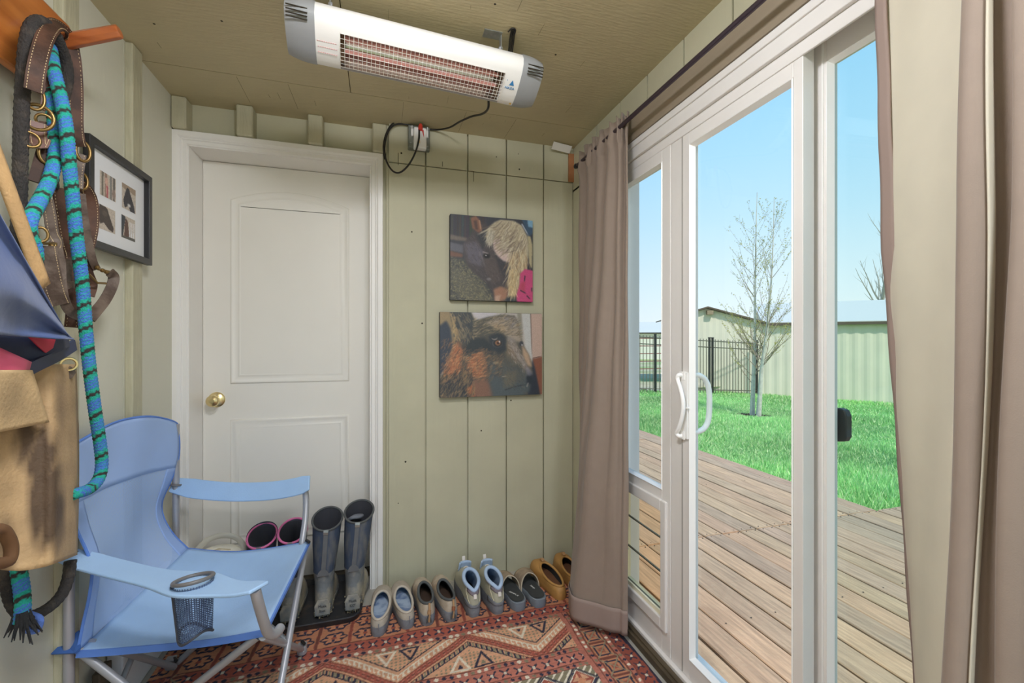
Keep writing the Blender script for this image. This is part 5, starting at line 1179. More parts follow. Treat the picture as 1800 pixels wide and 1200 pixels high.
# slide sandals
m_fb = mat('charcoal footbed', (62, 64, 64), .85, noise=.06, nscale=60); m_sgrey = mat('blue grey midsole', (122, 130, 138), .7, noise=.05, nscale=40); m_strap = mat('tan grey slide strap', (170, 150, 126), .8, col2=(140, 124, 106), c2scale=14, bump=.15, bscale=120)
for lab, px, side, rot, txt in (('charcoal slide sandal with tan strap standing right of the hiking shoes', (916, 1077), -1, R2(6), 'SIMPLE'), ('charcoal slide sandal with tan strap standing left of the mustard clog', (952, 1071), 1, R2(4), 'SIMP')):
    p = W(*px, Z=0); pl = Place(p.x, p.y, rot, .006); L, Wd = .275, .104; t = thing('slide_sandal', lab, 'sandal', p+Vector((0, 0, .006)), GR); n = 44; out = foot_loop(L, Wd, side, n, heel=1.12)
    zf = lambda y: .040-.010*min(1, max(0, (y/L-.25)/.4))
    b = MB(); b.loft([[pl((q.x*.95, .01*L+q.y*.98, 0)) for q in out], [pl((q.x, q.y, .010)) for q in out], [pl((q.x, q.y, zf(q.y)-.002)) for q in out], [pl((q.x*.97, .004+q.y*.97, zf(q.y))) for q in out], [pl((q.x*.86, .016+q.y*.88, zf(q.y)-.003)) for q in out]], True, True, True); b.build('midsole', m_sgrey, t, smooth=40)
    b = MB(); b.loft([[pl((q.x*.90, .012+q.y*.91, zf(q.y)+.0012)) for q in out], [pl((q.x*.78, .022+q.y*.85, zf(q.y)-.0005)) for q in out]], True, False, True); fb_ = b.build('footbed', m_fb, t, smooth=50)
    b = MB()
    def bandf(u, v):
        th = PI*u; y = L*(.50+.30*v+.06*math.sin(th)*(1-2*v)*0-.05*(abs(math.cos(th)))*(1-v)); w_ = (Wd/2+.001)*float(np.interp(y/L, (.4, .6, .75, .85), (.82, .93, 1.0, .96))); 
        cx = side*Wd*.07*float(np.interp(y/L, (0, .45, .75, 1), (0, -.3, .2, .9)))
        return pl((cx+w_*math.cos(th)*1.02, y+.012*math.sin(th), .014+(.073-.018*v)*math.sin(th)**.7))
    b.grid(bandf, 24, 8); bo = b.build('strap', m_strap, t, smooth=80, solid=.005)
    b = MB(); b.tube([bandf(i/24, 0) for i in range(25)], .003, 6); b.build('strap_edge', mat('pale strap edge', (192, 178, 156), .8), bo, smooth=60)
    if txt == 'SIMPLE': lettering('lettering', txt, .013, pl((-.004, .075, .0415)), pl((.5, -1, 0))-pl((0, 0, 0)), pl((1, .5, 0))-pl((0, 0, 0)), mat('white print', (226, 224, 218), .7), fb_, width=.055)
    else: lettering('lettering', txt, .013, pl((0, .105, .0415)), pl((.15, -1, 0))-pl((0, 0, 0)), pl((1, .15, 0))-pl((0, 0, 0)), MATS['white print'], fb_, width=.034)
# mustard clogs
m_must = mat('mustard foam', (180, 134, 74), .6, noise=.08, nscale=20)
MC = dict(sole_h=.030, zt=.088, zh=.058, toe_h=.094, yc=.36, ra=.31, rb=.38, dip=.008, sole=m_must, upper=m_must, lining=m_dark, insole=mat('brown clog insole', (112, 74, 48), .8), rim=m_must, rim_r=.006, heel_rise=.006)
for lab, x, y, side, rot in (('mustard yellow clog standing right of the slide sandals', .815, 1.885, -1, R2(8)), ('mustard yellow clog half hidden behind the taupe corner curtain', .925, 1.91, 1, R2(3))):
    t, pl, rg, rim = shoe('clog', lab, (x, y), .285, .108, side, rot, MC, GR)
    b = MB(); b.ribbon([pl(v) for v in ((0, .193, .088), (0, .186, .098), (0, .200, .104), (0, .214, .099))], .016, .003, Vector((1, 0, 0))); b.build('instep_tab', mat('tan tab', (176, 134, 92), .8), t)
# boots
m_neo = mat('navy neoprene shaft', (66, 78, 98), .7, col2=(150, 144, 126), c2scale=9, nstretch=(1, 1, .35), c2lo=.5, c2hi=.72, bump=.08, bscale=200); m_neoc = mat('clean dark navy shaft', (44, 48, 62), .65, bump=.08, bscale=200)
m_rub = mat('muddy grey boot rubber', (116, 120, 122), .7, col2=(190, 178, 152), c2scale=11, c2lo=.42, c2hi=.66, bump=.25, bscale=60); m_pull = mat('grey boot pull strip', (104, 106, 108), .7, noise=.1, nscale=30)
m_mud = mat('dried pale mud', (158, 146, 120), .95, noise=.2, nscale=40, bump=.5, bscale=80); m_pinkt = mat('pink boot trim', (214, 110, 158), .6)
def boot(label, x, y, rot, H, rimc, neo, trimm, lean, group, muddy, r0=.062, txt=None):
    pl = Place(x, y, rot, TZ+.006); t = thing('rubber_boot', label, 'boot', pl((0, 0, 0)), group); n = 44; L, Wd = .285, .108; out = foot_loop(L, Wd, 1 if x > -.3 else -1, n)
    def ringat(z, cx, cy, rx, ry, tilt=0): return [pl((cx+rx*math.sin(2*PI*k/n), cy-ry*math.cos(2*PI*k/n), z-tilt*math.cos(2*PI*k/n))) for k in range(n)]
    b = MB(); b.loft([[pl((q.x*.95, .01+q.y*.96, 0)) for q in out], [pl((q.x*1.02, q.y*1.01-.002, .008)) for q in out], [pl((q.x*1.02, q.y*1.01-.002, .026)) for q in out]], True, True, True); b.build('sole', m_rub, t, smooth=40)
    ank = [Vector((.040*math.sin(2*PI*k/n), .075-.062*math.cos(2*PI*k/n), .135)) for k in range(n)]; rings = []
    for q in range(9):
        tt = q/8; rg = []
        for k in range(n):
            c = (1+math.cos(2*PI*k/n))/2; a = Vector((out[k].x, out[k].y, .024)); ctrl = Vector((out[k].x*1.0, out[k].y*(1.0)-.006*c, .075*(1-c)+.07*c)); rg.append(pl(bez(a, ctrl, ank[k], tt)))
        rings.append(rg)
    zsplit = .185
    rings.append(ringat(.16, lean*.16*.3, .073, .043, .062)); rings.append(ringat(zsplit, lean*.06, .072, .046, .062, .004))
    b = MB(); b.loft(rings); b.build('foot_shell', m_rub, t, smooth=60)
    b = MB(); sh = []
    for z, rx, ry in ((zsplit-.006, .0445, .0605), (.24, .050, .063), (.30, .056, .066), (.36, .0595, .068), (H, r0, .072)):
        f = (z-zsplit)/(H-zsplit); sh.append(ringat(z, lean*(.06+f), .072+.012*f, rx, ry, .004+.022*f))
    b.loft(sh); sf = b.build('shaft', neo, t, smooth=60)
    b = MB(); inn = [sh[-1], ringat(H-.01, lean*1.05, .084, r0-.006, .066, .024), ringat(.25, lean*.4, .076, .046, .056), ringat(.12, 0, .075, .034, .05)]; b.loft(inn); b.add(inn[-1], [tuple(range(n))]); b.build('lining', mat('dark boot lining', (52, 52, 58), .9), t, smooth=60, fix=False)
    b = MB(); b.tube(sh[-1], .0048, 8, closed=True); b.build('trim', trimm, sf, smooth=60)
    # pull strip up the heel side, cap piece, metal tip
    def hs(z, out_=.0025):
        rr = [r for r in sh]; f = max(0, (z-zsplit)/(H-zsplit)); cx = lean*(.06+f); cy = .072+.012*f; ry = float(np.interp(z, (zsplit, .24, .30, .36, H), (.0605, .063, .066, .068, .072))); return pl((cx, cy-ry-out_, z-.004-.022*f))
    zz = [zsplit+.015+(H-zsplit-.01)*i/8 for i in range(9)]
    b = MB(); b.ribbon([hs(z) for z in zz], .019, .004, Vector((1, 0, 0))); ps = b.build('pull_strip', m_pull, t, smooth=40, bevel=.001)
    b = MB(); b.ribbon([hs(H-.018, .0055), hs(H-.006, .006), hs(H+.004, .004)], .020, .003, Vector((1, 0, 0))); b.build('metal_tip', m_chrome, ps)
    b = MB(); e = hs(zsplit+.01, .003); b.poly([e+Vector((.024*math.cos(a), 0, .030*math.sin(a)-.012)) for a in [PI*k/10 for k in range(11)]], .004, (0, -1, 0)); b.build('heel_cap', m_pull, t, bevel=.001)
    b = MB(); hp = pl((0, -.0065, .048)); b.poly([hp+Vector(q) for q in ((-.030, 0, -.03), (.030, 0, -.03), (.032, 0, .012), (.020, .006, .034), (-.020, .006, .034), (-.032, 0, .012))], .004, (0, -1, 0)); pt = b.build('heel_plate', m_rub, t, bevel=.002)
    b = MB(); rr2 = random.Random(int(abs(x)*1000)); nm = 90 if muddy else 40
    for _ in range(nm):
        a = rr2.gauss(0, .45); q = rr2.random()**1.6; zc = .004+.055*q; k = int((a/(2*PI)*n)) % n; o_ = out[k]; s = rr2.uniform(.001, .0035); c = pl((o_.x*1.03, o_.y-.006+(.004 if zc > .04 else 0), zc)); b.obox(c, (s, 0, 0), (0, .0022, 0), (0, 0, s*.8))
    b.build('dried_mud', m_mud, t, fix=False)
    if txt:
        for i, w in enumerate(txt): lettering('lettering', w, .016, hp+Vector((0, -.0048, .010-.020*i)), (1, 0, 0), (0, 0, 1), mat('dark embossed mark', (66, 66, 68), .8), pt, depth=.0006, width=.032 if i == 0 else .024)
    return t
GB = 'rubber boots on the boot tray'
boot('tall navy boot with muddy foot standing between the pink rimmed boots and the tallest boot', -.238, 2.052, R2(1), .398, None, m_neo, m_colg, .012, GB, True, .063, ('Muck', 'Boot'))
bt = boot('tallest muddy navy boot nearest the right door casing', -.115, 2.056, R2(-3), .415, None, m_neo, m_colg, .018, GB, True, .063, ('Muck', 'BOOT'))
boot('shorter navy boot with bright pink rim next to the tall navy boot', -.372, 2.052, R2(1), .362, None, m_neoc, m_pinkt, .004, GB, True, .057)
boot('shorter navy boot with bright pink rim next to the cream watering can', -.492, 2.06, R2(3), .352, None, m_neoc, m_pinkt, .004, GB, False, .057)
b = MB(); b.tube(cr([(-.135, 2.13, .398), (-.118, 2.11, .412), (-.09, 2.12, .408), (-.08, 2.15, .402), (-.11, 2.165, .398)], 5, closed=True), .008, 8, closed=True); o = b.build('sock', mat('grey wool sock', (120, 122, 130), .9, bump=.3, bscale=200), smooth=60); tag(o, 'grey sock stuffed in the top of the tallest muddy boot', 'sock')
# ------------------------------------------------------------------ rug
C_or, C_pe, C_rd, C_nv, C_cr, C_ol, C_br, C_pk = [np.array(srgb(c)) for c in ((206, 132, 88), (218, 158, 116), (166, 78, 56), (50, 46, 66), (230, 214, 188), (136, 124, 94), (126, 66, 50), (198, 114, 90))]
RX0, RX1, RY0, RY1 = -.79, .955, -.35, 2.105
def rug_col(X, Y):
    n = len(X); r = np.random.default_rng(3); c = np.tile(C_or, (n, 1))
    def put(m, col): c[m] = col
    def hsh(a, b_=0): return np.abs(np.sin(a*12.9898+b_*78.233)*43758.5453) % 1
    wob = .004*np.sin(Y*21)+.003*np.sin(X*17); X = X+wob; Y = Y+.003*np.sin(X*23+1)
    dR = RX1-X; dL = X-RX0; dS = np.minimum(dR, dL)
    main = dS > .20
    # ---- end bands (function of Y)
    def motif_x(m, u, v, per, h, col):      # small diamonds / crosses in a guard stripe
        q = ((u/per) % 1)-.5; w = v/h; put(m & (np.abs(np.abs(q*2)-np.abs(w)) < .22) & (np.abs(w) < .8) & (np.abs(q) < .36), col); put(m & (np.abs(q) < .10) & (np.abs(w) < .28), C_cr*.9)
    def dots(m, u, v, per, h):
        i = np.floor(u/per); q = (u/per) % 1-.5; d = (q*per)**2+v**2 < (h*.36)**2; k = hsh(i)
        put(m, C_pk*.9); put(m & d & (k < .4), C_cr); put(m & d & (k >= .4) & (k < .7), C_nv); put(m & d & (k >= .7), C_ol)
    B = Y > 1.862
    # rosette rows
    put(B, C_or*.95); per = .118; u = X/per; q = (u % 1)-.5; fr = (np.floor(u).astype(int))
    for y0 in (1.912, 1.995, 2.072):
        m = B & (np.abs(Y-y0) < .041); rx = q/.42; ry = (Y-y0)/.037; rr_ = np.sqrt(rx**2+ry**2); th = np.arctan2(ry, rx)
        edge = .92+.10*np.cos(6*th); put(m & (rr_ < edge), C_nv); put(m & (rr_ < edge-.26+.12*np.cos(8*th)), C_or*1.08); put(m & (np.abs(rx) < .10) & (rr_ < .6), C_nv*1.3); put(m & (rr_ < .2), C_rd)
        put(m & (rr_ > edge) & (np.abs(q) > .44), C_rd)
    put(B & (np.abs(q) > .465), C_rd*.8)
    put(B & (np.abs((u/2) % 1-.5) > .475), C_br)
    G1 = (Y > 1.800) & (Y <= 1.862); put(G1, C_rd*1.15); motif_x(G1, X, Y-1.831, .052, .026, C_nv); put((np.abs(Y-1.862) < .003) | (np.abs(Y-1.800) < .003), C_br)
    D1 = (Y > 1.774) & (Y <= 1.800); dots(D1, X, Y-1.787, .026, .024); put(np.abs(Y-1.774) < .003, C_br)
    # wide chevron band
    K = (Y > 1.580) & (Y <= 1.774); put(K, C_pe); pz = .53; s = ((X-.33)/pz) % 1; tri = np.abs(s*2-1); 
    e = (Y-1.580)-.19*tri; along = (s*pz)*1.2; sg = np.where(s < .5, 1, -1)
    cell = np.floor(along/.022); fr2 = (along/.022) % 1
    put(K & (np.abs(e-.0) < .016), C_rd*1.1); put(K & (np.abs(e) < .010) & (np.abs(fr2-.5) < .26), C_pk); put(K & (np.abs(e) < .004) & (np.abs(fr2-.5) < .3), C_br); put(K & (np.abs(np.abs(e)-.017) < .002), C_br)
    put(K & (np.abs(e-.052) < .0032), C_cr); put(K & (e > .030) & (e < .054) & (np.abs(fr2-.5) < .15), C_cr); put(K & (e > .026) & (e < .034) & (fr2 > .35) & (fr2 < .9), C_cr)
    put(K & (np.abs(e+.055) < .003), C_nv); put(K & (np.abs(e+.030) < .002), C_br); put(K & (e < -.032) & (e > -.055) & (np.abs(((along/.024) % 1)-.5) < .2), C_nv); put(K & (e < -.032) & (e > -.052) & (np.abs(((along/.024) % 1)-.5) > .28) , C_ol*1.25)
    for off, colr in ((.098, C_nv), (-.098, C_cr)):
        pass
    lo = K & (e > .07); q1 = ((X/.016) % 1-.5); q2 = ((Y/.016) % 1-.5); put(lo & ((np.abs(q1)+np.abs(q2)) < .34), C_ol*1.15); put(lo & (np.abs(e-.074) < .003), C_nv)
    hi = K & (e < -.078); put(hi & ((np.abs(q1)+np.abs(q2)) < .34), C_ol*1.1)
    for x0 in (-.2, .33, .86):
        for dx, col in ((-.045, C_cr), (.045, C_nv)):
            a = np.abs(X-(x0+dx)); b_ = Y-1.588; t_ = a/.042+b_/.085; put(K & (b_ > 0) & (t_ < 1), col); put(K & (b_ > .008) & (t_ < .74), C_pe*.9); put(K & (b_ > .014) & (t_ < .42), np.where(col is C_cr, C_nv, C_ol))
    for x0 in (-.465, .065, .595):
        for dx, col in ((-.045, C_cr), (.045, C_nv)):
            a = np.abs(X-(x0+dx)); b_ = 1.766-Y; t_ = a/.042+b_/.075; put(K & (b_ > 0) & (t_ < 1), col); put(K & (b_ > .008) & (t_ < .74), C_pe*.9); put(K & (b_ > .014) & (t_ < .42), C_nv)
    D2 = (Y > 1.556) & (Y <= 1.580); dots(D2, X, Y-1.568, .026, .022); put((np.abs(Y-1.580) < .003) | (np.abs(Y-1.556) < .003), C_br)
    G2 = (Y > 1.500) & (Y <= 1.556); put(G2, C_pk); motif_x(G2, X, Y-1.528, .052, .024, C_nv)
    F = Y <= 1.500; D3 = F & (Y > 1.478); dots(D3, X, Y-1.489, .026, .020); put((np.abs(Y-1.500) < .003) | (np.abs(Y-1.478) < .003), C_br)
    # lattice border then field of star medallions
    I = F & (Y <= 1.478); put(I, C_or*1.0); yy = (1.478-Y); per = .124; a = ((X/per) % 1-.5); bq = ((yy/per) % 1-.5); z1 = np.abs(a)+np.abs(bq)
    odd = (np.floor(X/per)+np.floor(yy/per)) % 2 < 1
    put(I, C_ol*1.05); st = np.maximum(np.abs(a), np.abs(bq)); put(I & (z1 < .46), C_cr); put(I & (z1 < .40), C_rd); put(I & (z1 < .33), C_pe); put(I & (z1 < .33) & (np.minimum(np.abs(a), np.abs(bq)) < .035), C_rd); put(I & (z1 < .14), C_or*1.1)
    w1 = np.abs(((a+bq)*4) % 1-.5); put(I & (z1 > .5) & (w1 < .16), C_cr); put(I & (z1 > .5) & (z1 < .56), C_nv)
    put(I & (np.abs(z1-.46) < .02), C_nv*1.4)
    # side borders (right and left), run along Y inside the back end
    S = (dS < .205) & (Y < 1.862-.0); dd = dS
    Sm = S & ((Y < 1.800) | (dd < .12))
    put(Sm, C_rd*.9); 
    m = Sm & (dd < .012); put(m, C_nv*.9); 
    m = Sm & (dd >= .012) & (dd < .058); put(m, C_rd*.8); motif_x(m, Y, dd-.035, .05, .02, C_nv)
    m = Sm & (dd >= .058) & (dd < .078); dots(m, Y, dd-.068, .026, .018)
    m = Sm & (dd >= .078) & (dd < .160); put(m, C_or*.9); v = ((Y/.088) % 1-.5); w = (dd-.119)/.041; put(m & (np.maximum(np.abs(v)*2, np.abs(w)) > .86), C_br); put(m & (np.abs(np.maximum(np.abs(v)*2, np.abs(w))-.62) < .09), C_nv); put(m & (np.maximum(np.abs(v)*2, np.abs(w)) < .3), C_rd)
    put(m & (np.abs(np.abs(v*2)-np.abs(w)) < .08), C_ol*1.2)
    m = Sm & (dd >= .160) & (dd < .182); dots(m, Y, dd-.171, .026, .02)
    m = Sm & (dd >= .182); put(m, C_pk*.9); put(m & (np.abs(dd-.183) < .002), C_br)
    for k_ in (.058, .078, .160, .182): put(Sm & (np.abs(dd-k_) < .0022), C_br)
    fade = (.9+.2*hsh(np.floor(Y/.006)*1.7))*(.93+.14*r.random(n)); ab = 1+.06*np.sin(X*5+Y*7)
    g = c.mean(1, keepdims=True); c = g*.12+c*.88
    return np.clip(c*(fade*ab)[:, None]*1.12, 0, 1)
b = MB()
def rug_patch(y0, y1, st):
    nx = int((RX1-RX0)/st); ny = int((y1-y0)/st); xs = np.linspace(RX0, RX1, nx+1); ys = np.linspace(y0, y1, ny+1); Xg, Yg = np.meshgrid(xs, ys); X, Y = Xg.ravel(), Yg.ravel(); col = rug_col(X, Y)
    zz = .0055+.0006*np.sin(X*9)*np.sin(Y*7); w = nx+1
    # shallow corner clip so that the rug keeps its worn rounded end
    b.add(np.stack([X, Y, zz], 1).tolist(), [(j*w+i, j*w+i+1, (j+1)*w+i+1, (j+1)*w+i) for j in range(ny) for i in range(nx)], [tuple(q) for q in col.tolist()])
rug_patch(1.30, RY1, .0036); rug_patch(RY0, 1.30, .012)
m_rug = mat('knotted wool rug', (190, 120, 90), .95, attr=True, bump=.6, bscale=420)
o = b.build('persian_rug', m_rug, fix=False); tag(o, 'worn orange and navy patterned oriental rug covering the floor', 'rug')
b = MB(); b.box(RX0, RX1, RY0, RY1, .0005, .0048); rb = bpy.data.objects['persian_rug']; ORG['persian_rug'] = Vector(rb.location); b.build('backing', mat('rug backing', (110, 58, 46), .95), rb)
# ------------------------------------------------------------------ patio heater under the ceiling
m_hw = mat('white enamelled housing', (238, 236, 232), .3, coat=.3); m_hg = mat('grey end cap plastic', (150, 152, 154), .38, coat=.15); m_refl = mat('polished reflector', (240, 236, 232), .22, metal=1.); m_wire = mat('white grille wire', (226, 222, 212), .45)
HL, HR = Vector((-.265, 1.435, 2.128)), Vector((.535, 1.470, 2.108)); hx = (HR-HL).normalized(); hf = Vector((0, .842, -.539)); hf = (hf-hx*hf.dot(hx)).normalized(); hn = hf.cross(hx); 
if hn.y > 0: hn = -hn
HLEN = (HR-HL).length
ht = thing('patio_heater', 'white electric bar heater with grey end caps hung under the ceiling', 'heater', (HL+HR)/2)
def hp_(s, f, n): return HL+hx*(s*HLEN)+hf*f+hn*n
prof = [(-.085, -.030), (-.084, -.008), (-.074, .010), (-.052, .020), (-.02, .025), (.02, .025), (.052, .019), (.070, .010), (.076, -.004), (.074, -.03), (.05, -.06), (.01, -.076), (-.04, -.074), (-.072, -.055)]
FO, FU = -.040, .058    # grille opening
b = MB()
for s0, s1 in ((.10, .185), (.835, .905)): b.loft([[hp_(s, f, n) for f, n in prof] for s in (s0, (s0+s1)/2, s1)], True, True, True)
openp = [(.058, .016)] + prof[7:] + prof[:4] + [(FO, .0225)]
b.loft([[hp_(s, f, n) for f, n in openp] for s in (.185, .835)], closed=False)
b.build('housing', m_hw, ht, smooth=45)
b = MB(); tr_ = [(FO, .0225), (-.048, -.005), (-.040, -.030), (-.015, -.046), (.015, -.046), (.045, -.030), (.060, -.004), (.058, .016)]
b.loft([[hp_(s, f, n) for f, n in tr_] for s in (.186, .834)], closed=False); b.build('reflector', m_refl, ht, smooth=60)
for s0, s1, sg in ((0, .10, -1), (.905, 1.0, 1)):
    b = MB(); rings = []
    for k in range(7):
        t_ = k/6; s = (s0+(s1-s0)*t_) if sg > 0 else (s1+(s0-s1)*t_); g = 1.03-.16*t_**2.6; rings.append([hp_(s, -.004+(f+.004)*g, -.02+(n+.02)*g) for f, n in prof])
    b.loft(rings, True, True, True); cap = b.build('end_cap', m_hg, ht, smooth=50)
    b = MB()
    for q in range(4):
        f = -.078+.0075*q; nn = (.004, .0125, .0175, .021)[q]; 
        for s in ((s0+s1)/2+sg*.008,): b.obox(hp_(s, f*.99, nn+.0035), hx*.028, hf*.0013, hn*.0015)
    b.build('vent_slot', m_crack, cap)
b = MB()
for f in (-.012, .022): b.tube([hp_(.2, f, -.012), hp_(.82, f, -.012)], .008, 10)
b.build('quartz_tube', mat('rose quartz tube', (216, 150, 140), .25, coat=.4), ht, smooth=50)
b = MB(); 
for s in (.193, .826): b = MB(); b.obox(hp_(s, .008, -.02), hx*.006, hf*.045, hn*.022); b.build('tube_holder', mat('brown lamp holder', (92, 70, 50), .7), ht)
b = MB(); ns = 40
for k in range(ns+1):
    s = .186+(.834-.186)*k/ns; b.tube([hp_(s, FO-.002, .023), hp_(s, -.01, .030), hp_(s, .03, .028), hp_(s, FU+.002, .017)], .0007, 4, caps=False)
for k in range(9):
    f = FO+(FU-FO)*k/8; n = float(np.interp(f, (FO, -.01, .03, FU), (.0235, .031, .029, .018))); b.tube([hp_(.186, f, n), hp_(.834, f, n)], .0007, 4, caps=False)
b.build('grille', m_wire, ht, fix=False)
b = MB(); b.ribbon([hp_(.186, FU+.004, .0165), hp_(.834, FU+.004, .0165)], .007, .003, hf); b.build('grille_strip', mat('dark vent strip', (110, 104, 96), .6), ht)
# printed marks on the housing
lettering('lettering', 'NAZA', .011, hp_(.868, .004, .0262), hx, -hf, mat('blue print', (52, 128, 186), .5), ht, width=.034)
b = MB(); b.add([hp_(.862, -.006, .0262), hp_(.884, -.006, .0262), hp_(.873, -.024, .0262)], [(0, 1, 2)]); b.add([hp_(.848, -.020, .0264), hp_(.852, -.020, .0264), hp_(.850, -.024, .0264)], [(0, 1, 2)]); b.build('logo_mark', MATS['blue print'], ht)
b = MB()
for k in range(9):
    for q in range(3): b.obox(hp_(.108+.0078*k+(.002 if q else 0), -.008+.016*q, .0257), hx*.0022, hf*.001, hn*.0003)
b.build('warning_print', mat('faded red print', (226, 176, 176), .6), ht)
b = MB(); b.add([hp_(.888, .064, .0155), hp_(.900, .064, .0155), hp_(.894, .055, .0195)], [(0, 1, 2)]); b.build('warning_mark', mat('yellow print', (230, 186, 70), .6), ht)
for s, dx in ((.13, 0), (.81, 0)):
    b = MB(); base = hp_(s, -.02, -.066); xx = base.x+(.005)
    b.box(xx-.050, xx+.012, base.y-.04, base.y+.0, ZC-.003, ZC-.0005); b.box(xx+.009, xx+.012, base.y-.030, base.y-.008, base.z-.01, ZC-.001); br_ = b.build('ceiling_bracket', m_chrome, ht)
    b = MB(); b.lathe([(0, -.006), (.008, -.006), (.008, .0), (.004, .004), (0, .004)], (xx+.008, base.y-.02, base.z+.045), (-1, -.4, 0), 12)
    for o_ in (-.04, -.022, -.008): b.disc((xx+o_, base.y-.02, ZC-.0034), .004, (0, 0, 1), 10)
    b.build('screw', m_steel, br_)
cord_pts = [hp_(.80, .068, -.01), W(858, 190, Y=1.56), W(848, 200, Y=1.66), W(828, 205, Y=1.80), W(808, 214, Y=1.96), W(790, 224, Y=2.10), W(768, 228, Y=2.185), W(745, 226, Y=2.19), W(715, 219, Y=2.19), W(695, 219, Y=2.185), W(682, 232, Y=2.18), W(676, 258, Y=2.178), W(679, 282, Y=2.176), W(690, 300, Y=2.17), W(703, 303, Y=2.165), W(718, 290, Y=2.15), W(730, 268, Y=2.13), W(736, 246, Y=2.118), W(737, 226, Y=2.125)]
b = MB(); b.tube(cr(cord_pts, 7), .0042, 8); b.build('power_cord', m_cord, ht, smooth=60)
b = MB(); b.tube(cr([W(v_[0], v_[1], Y=v_[2]) for v_ in ((768, 226, 2.20), (745, 223, 2.204), (712, 215, 2.20), (692, 216, 2.195), (680, 232, 2.19), (674, 256, 2.188), (676, 280, 2.186))], 6), .0035, 8); b.build('spare_cord', m_cord, ht, smooth=60)
b = MB()
for k in range(4): b.tube(cr([W(899+k*2, 52, Z=ZC-.004), W(896+k*2.4, 70, Y=1.46), W(894+k*2.2, 90, Y=1.50), W(893+k*2, 112, Y=1.52)], 5), .0022, 6)
b.tube(cr([W(893, 56, Z=ZC-.005), W(900, 50, Z=ZC-.004), W(906, 52, Z=ZC-.005), W(905, 60, Z=ZC-.02)], 5), .002, 6); b.build('wire_bundle', m_cord, ht, smooth=60)
# ------------------------------------------------------------------ outlet
ou = thing('outlet_box', 'galvanised electrical box with white plug above the white door corner', 'electrical outlet', (.182, YB-.004, 2.15))
b = MB(); b.box(.130, .234, 2.166, YB-.0045, 2.146, 2.256); bx = b.build('box', mat('dull zinc plate', (128, 132, 124), .5, metal=.4, noise=.2, nscale=40), ou, bevel=.005)
b = MB()
for x, z in ((.142, 2.246), (.222, 2.246), (.142, 2.168), (.222, 2.160)): b.lathe([(0, 0), (.005, 0), (.004, .003), (0, .003)], (x, 2.166, z), (0, -1, 0), 10)
b.build('screw', m_chrome, bx)
b = MB(); b.box(.154, .214, 2.128, 2.165, 2.134, 2.232); pg = b.build('plug', mat('white plug plastic', (238, 238, 238), .35), ou, bevel=.006, bseg=3)
b = MB(); b.box(.143, .153, 2.15, 2.165, 2.198, 2.232); b.box(.1455, .1495, 2.15, 2.165, 2.232, 2.248); b.box(.215, .224, 2.15, 2.165, 2.198, 2.232); b.box(.2185, .2225, 2.15, 2.165, 2.232, 2.250); b.build('clip', MATS['white plug plastic'], pg, bevel=.002)
b = MB(); b.lathe([(0, 0), (.0105, .002), (.011, .02), (.007, .034), (0, .036)], (.184, 2.124, 2.214), (.05, .2, 1), 12); b.poly([(.190, 2.122, 2.22), (.199, 2.122, 2.218), (.201, 2.122, 2.182)], .002, (0, 1, 0)); b.build('red_tape', mat('red tape', (200, 58, 44), .5), pg, smooth=40)
b = MB(); b.box(.178, .183, 2.1265, 2.128, 2.156, 2.168); b.build('switch', mat('pale orange switch', (238, 214, 170), .5), pg)
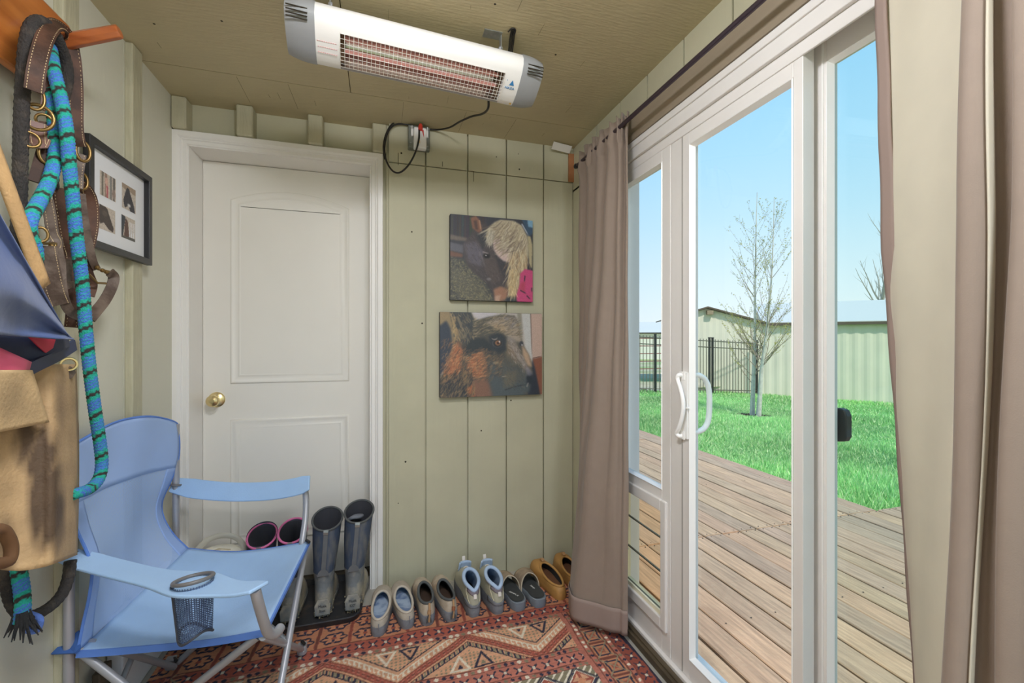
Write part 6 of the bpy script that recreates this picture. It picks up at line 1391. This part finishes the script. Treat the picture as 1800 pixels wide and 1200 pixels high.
# ------------------------------------------------------------------ lights, sky, camera
w = bpy.data.worlds.new('sky'); SC.world = w; w.use_nodes = True; N = w.node_tree.nodes; L = w.node_tree.links
tc = N.new('ShaderNodeTexCoord'); sp = N.new('ShaderNodeSeparateXYZ'); L.new(tc.outputs['Generated'], sp.inputs[0]); rp = N.new('ShaderNodeValToRGB'); L.new(sp.outputs['Z'], rp.inputs['Fac'])
el = rp.color_ramp.elements; el[0].position = 0.; el[0].color = srgb((238, 244, 248))+(1,); el[1].position = 1.; el[1].color = srgb((84, 150, 226))+(1,)
for p_, c_ in ((.10, (222, 239, 252)), (.24, (194, 228, 253)), (.36, (174, 220, 254)), (.50, (154, 210, 253)), (.7, (118, 186, 244))):
    e = el.new(p_); e.color = srgb(c_)+(1,)
L.new(rp.outputs['Color'], N['Background'].inputs['Color']); N['Background'].inputs['Strength'].default_value = .70
sl = bpy.data.lights.new('sun', 'SUN'); sl.energy = 2.1; sl.angle = R2(3); sl.color = (1, .96, .9); so = bpy.data.objects.new('sun', sl); COL.objects.link(so); d = Vector((.0, .62, -.78)); so.rotation_euler = d.to_track_quat('-Z', 'Y').to_euler(); so.location = (0, -8, 12)
# flush ceiling lamps: one near the heater, one added behind as fill
def lamp(label, x, y, strength):
    t = thing('ceiling_lamp', label, 'ceiling lamp', (x, y, ZC), 'flush porch ceiling lamps'); b = MB(); b.lathe([(0, 0), (.17, 0), (.17, -.02), (.155, -.024)], (x, y, ZC), (0, 0, 1), 36, False); b.build('base', m_white, t, smooth=40)
    b = MB(); b.lathe([(.155, -.022), (.15, -.05), (.125, -.075), (.08, -.093), (.03, -.10), (0, -.101)], (x, y, ZC), (0, 0, 1), 36, False); b.build('diffuser', mat('glowing opal glass', (255, 240, 214), .4, emit=((244, 247, 255), strength)), t, smooth=60)
lamp('round opal flush lamp on the porch ceiling, nearest the bar heater', .02, .60, 48.)
lamp('round opal flush lamp added as fill on the porch ceiling behind the viewer', .50, -.50, 310.)  # unseen lamp, added to brighten the room from behind
cd = bpy.data.cameras.new('camera'); cd.sensor_width = 36; cd.sensor_fit = 'HORIZONTAL'; cd.lens = FPX/1800*36; cd.clip_start = .02; cd.clip_end = 400
co = bpy.data.objects.new('camera', cd); COL.objects.link(co); co.location = (0, 0, EYE); co.rotation_euler = (PI/2, 0, -YAW); SC.camera = co
vs = SC.view_settings; vs.view_transform = 'Standard'; vs.look = 'None'; vs.gamma = 1.; vs.exposure = 0.78; vs.use_curve_mapping = False
SC.cycles.use_denoising = True; SC.cycles.max_bounces = 10; SC.cycles.diffuse_bounces = 6; SC.cycles.transparent_max_bounces = 24
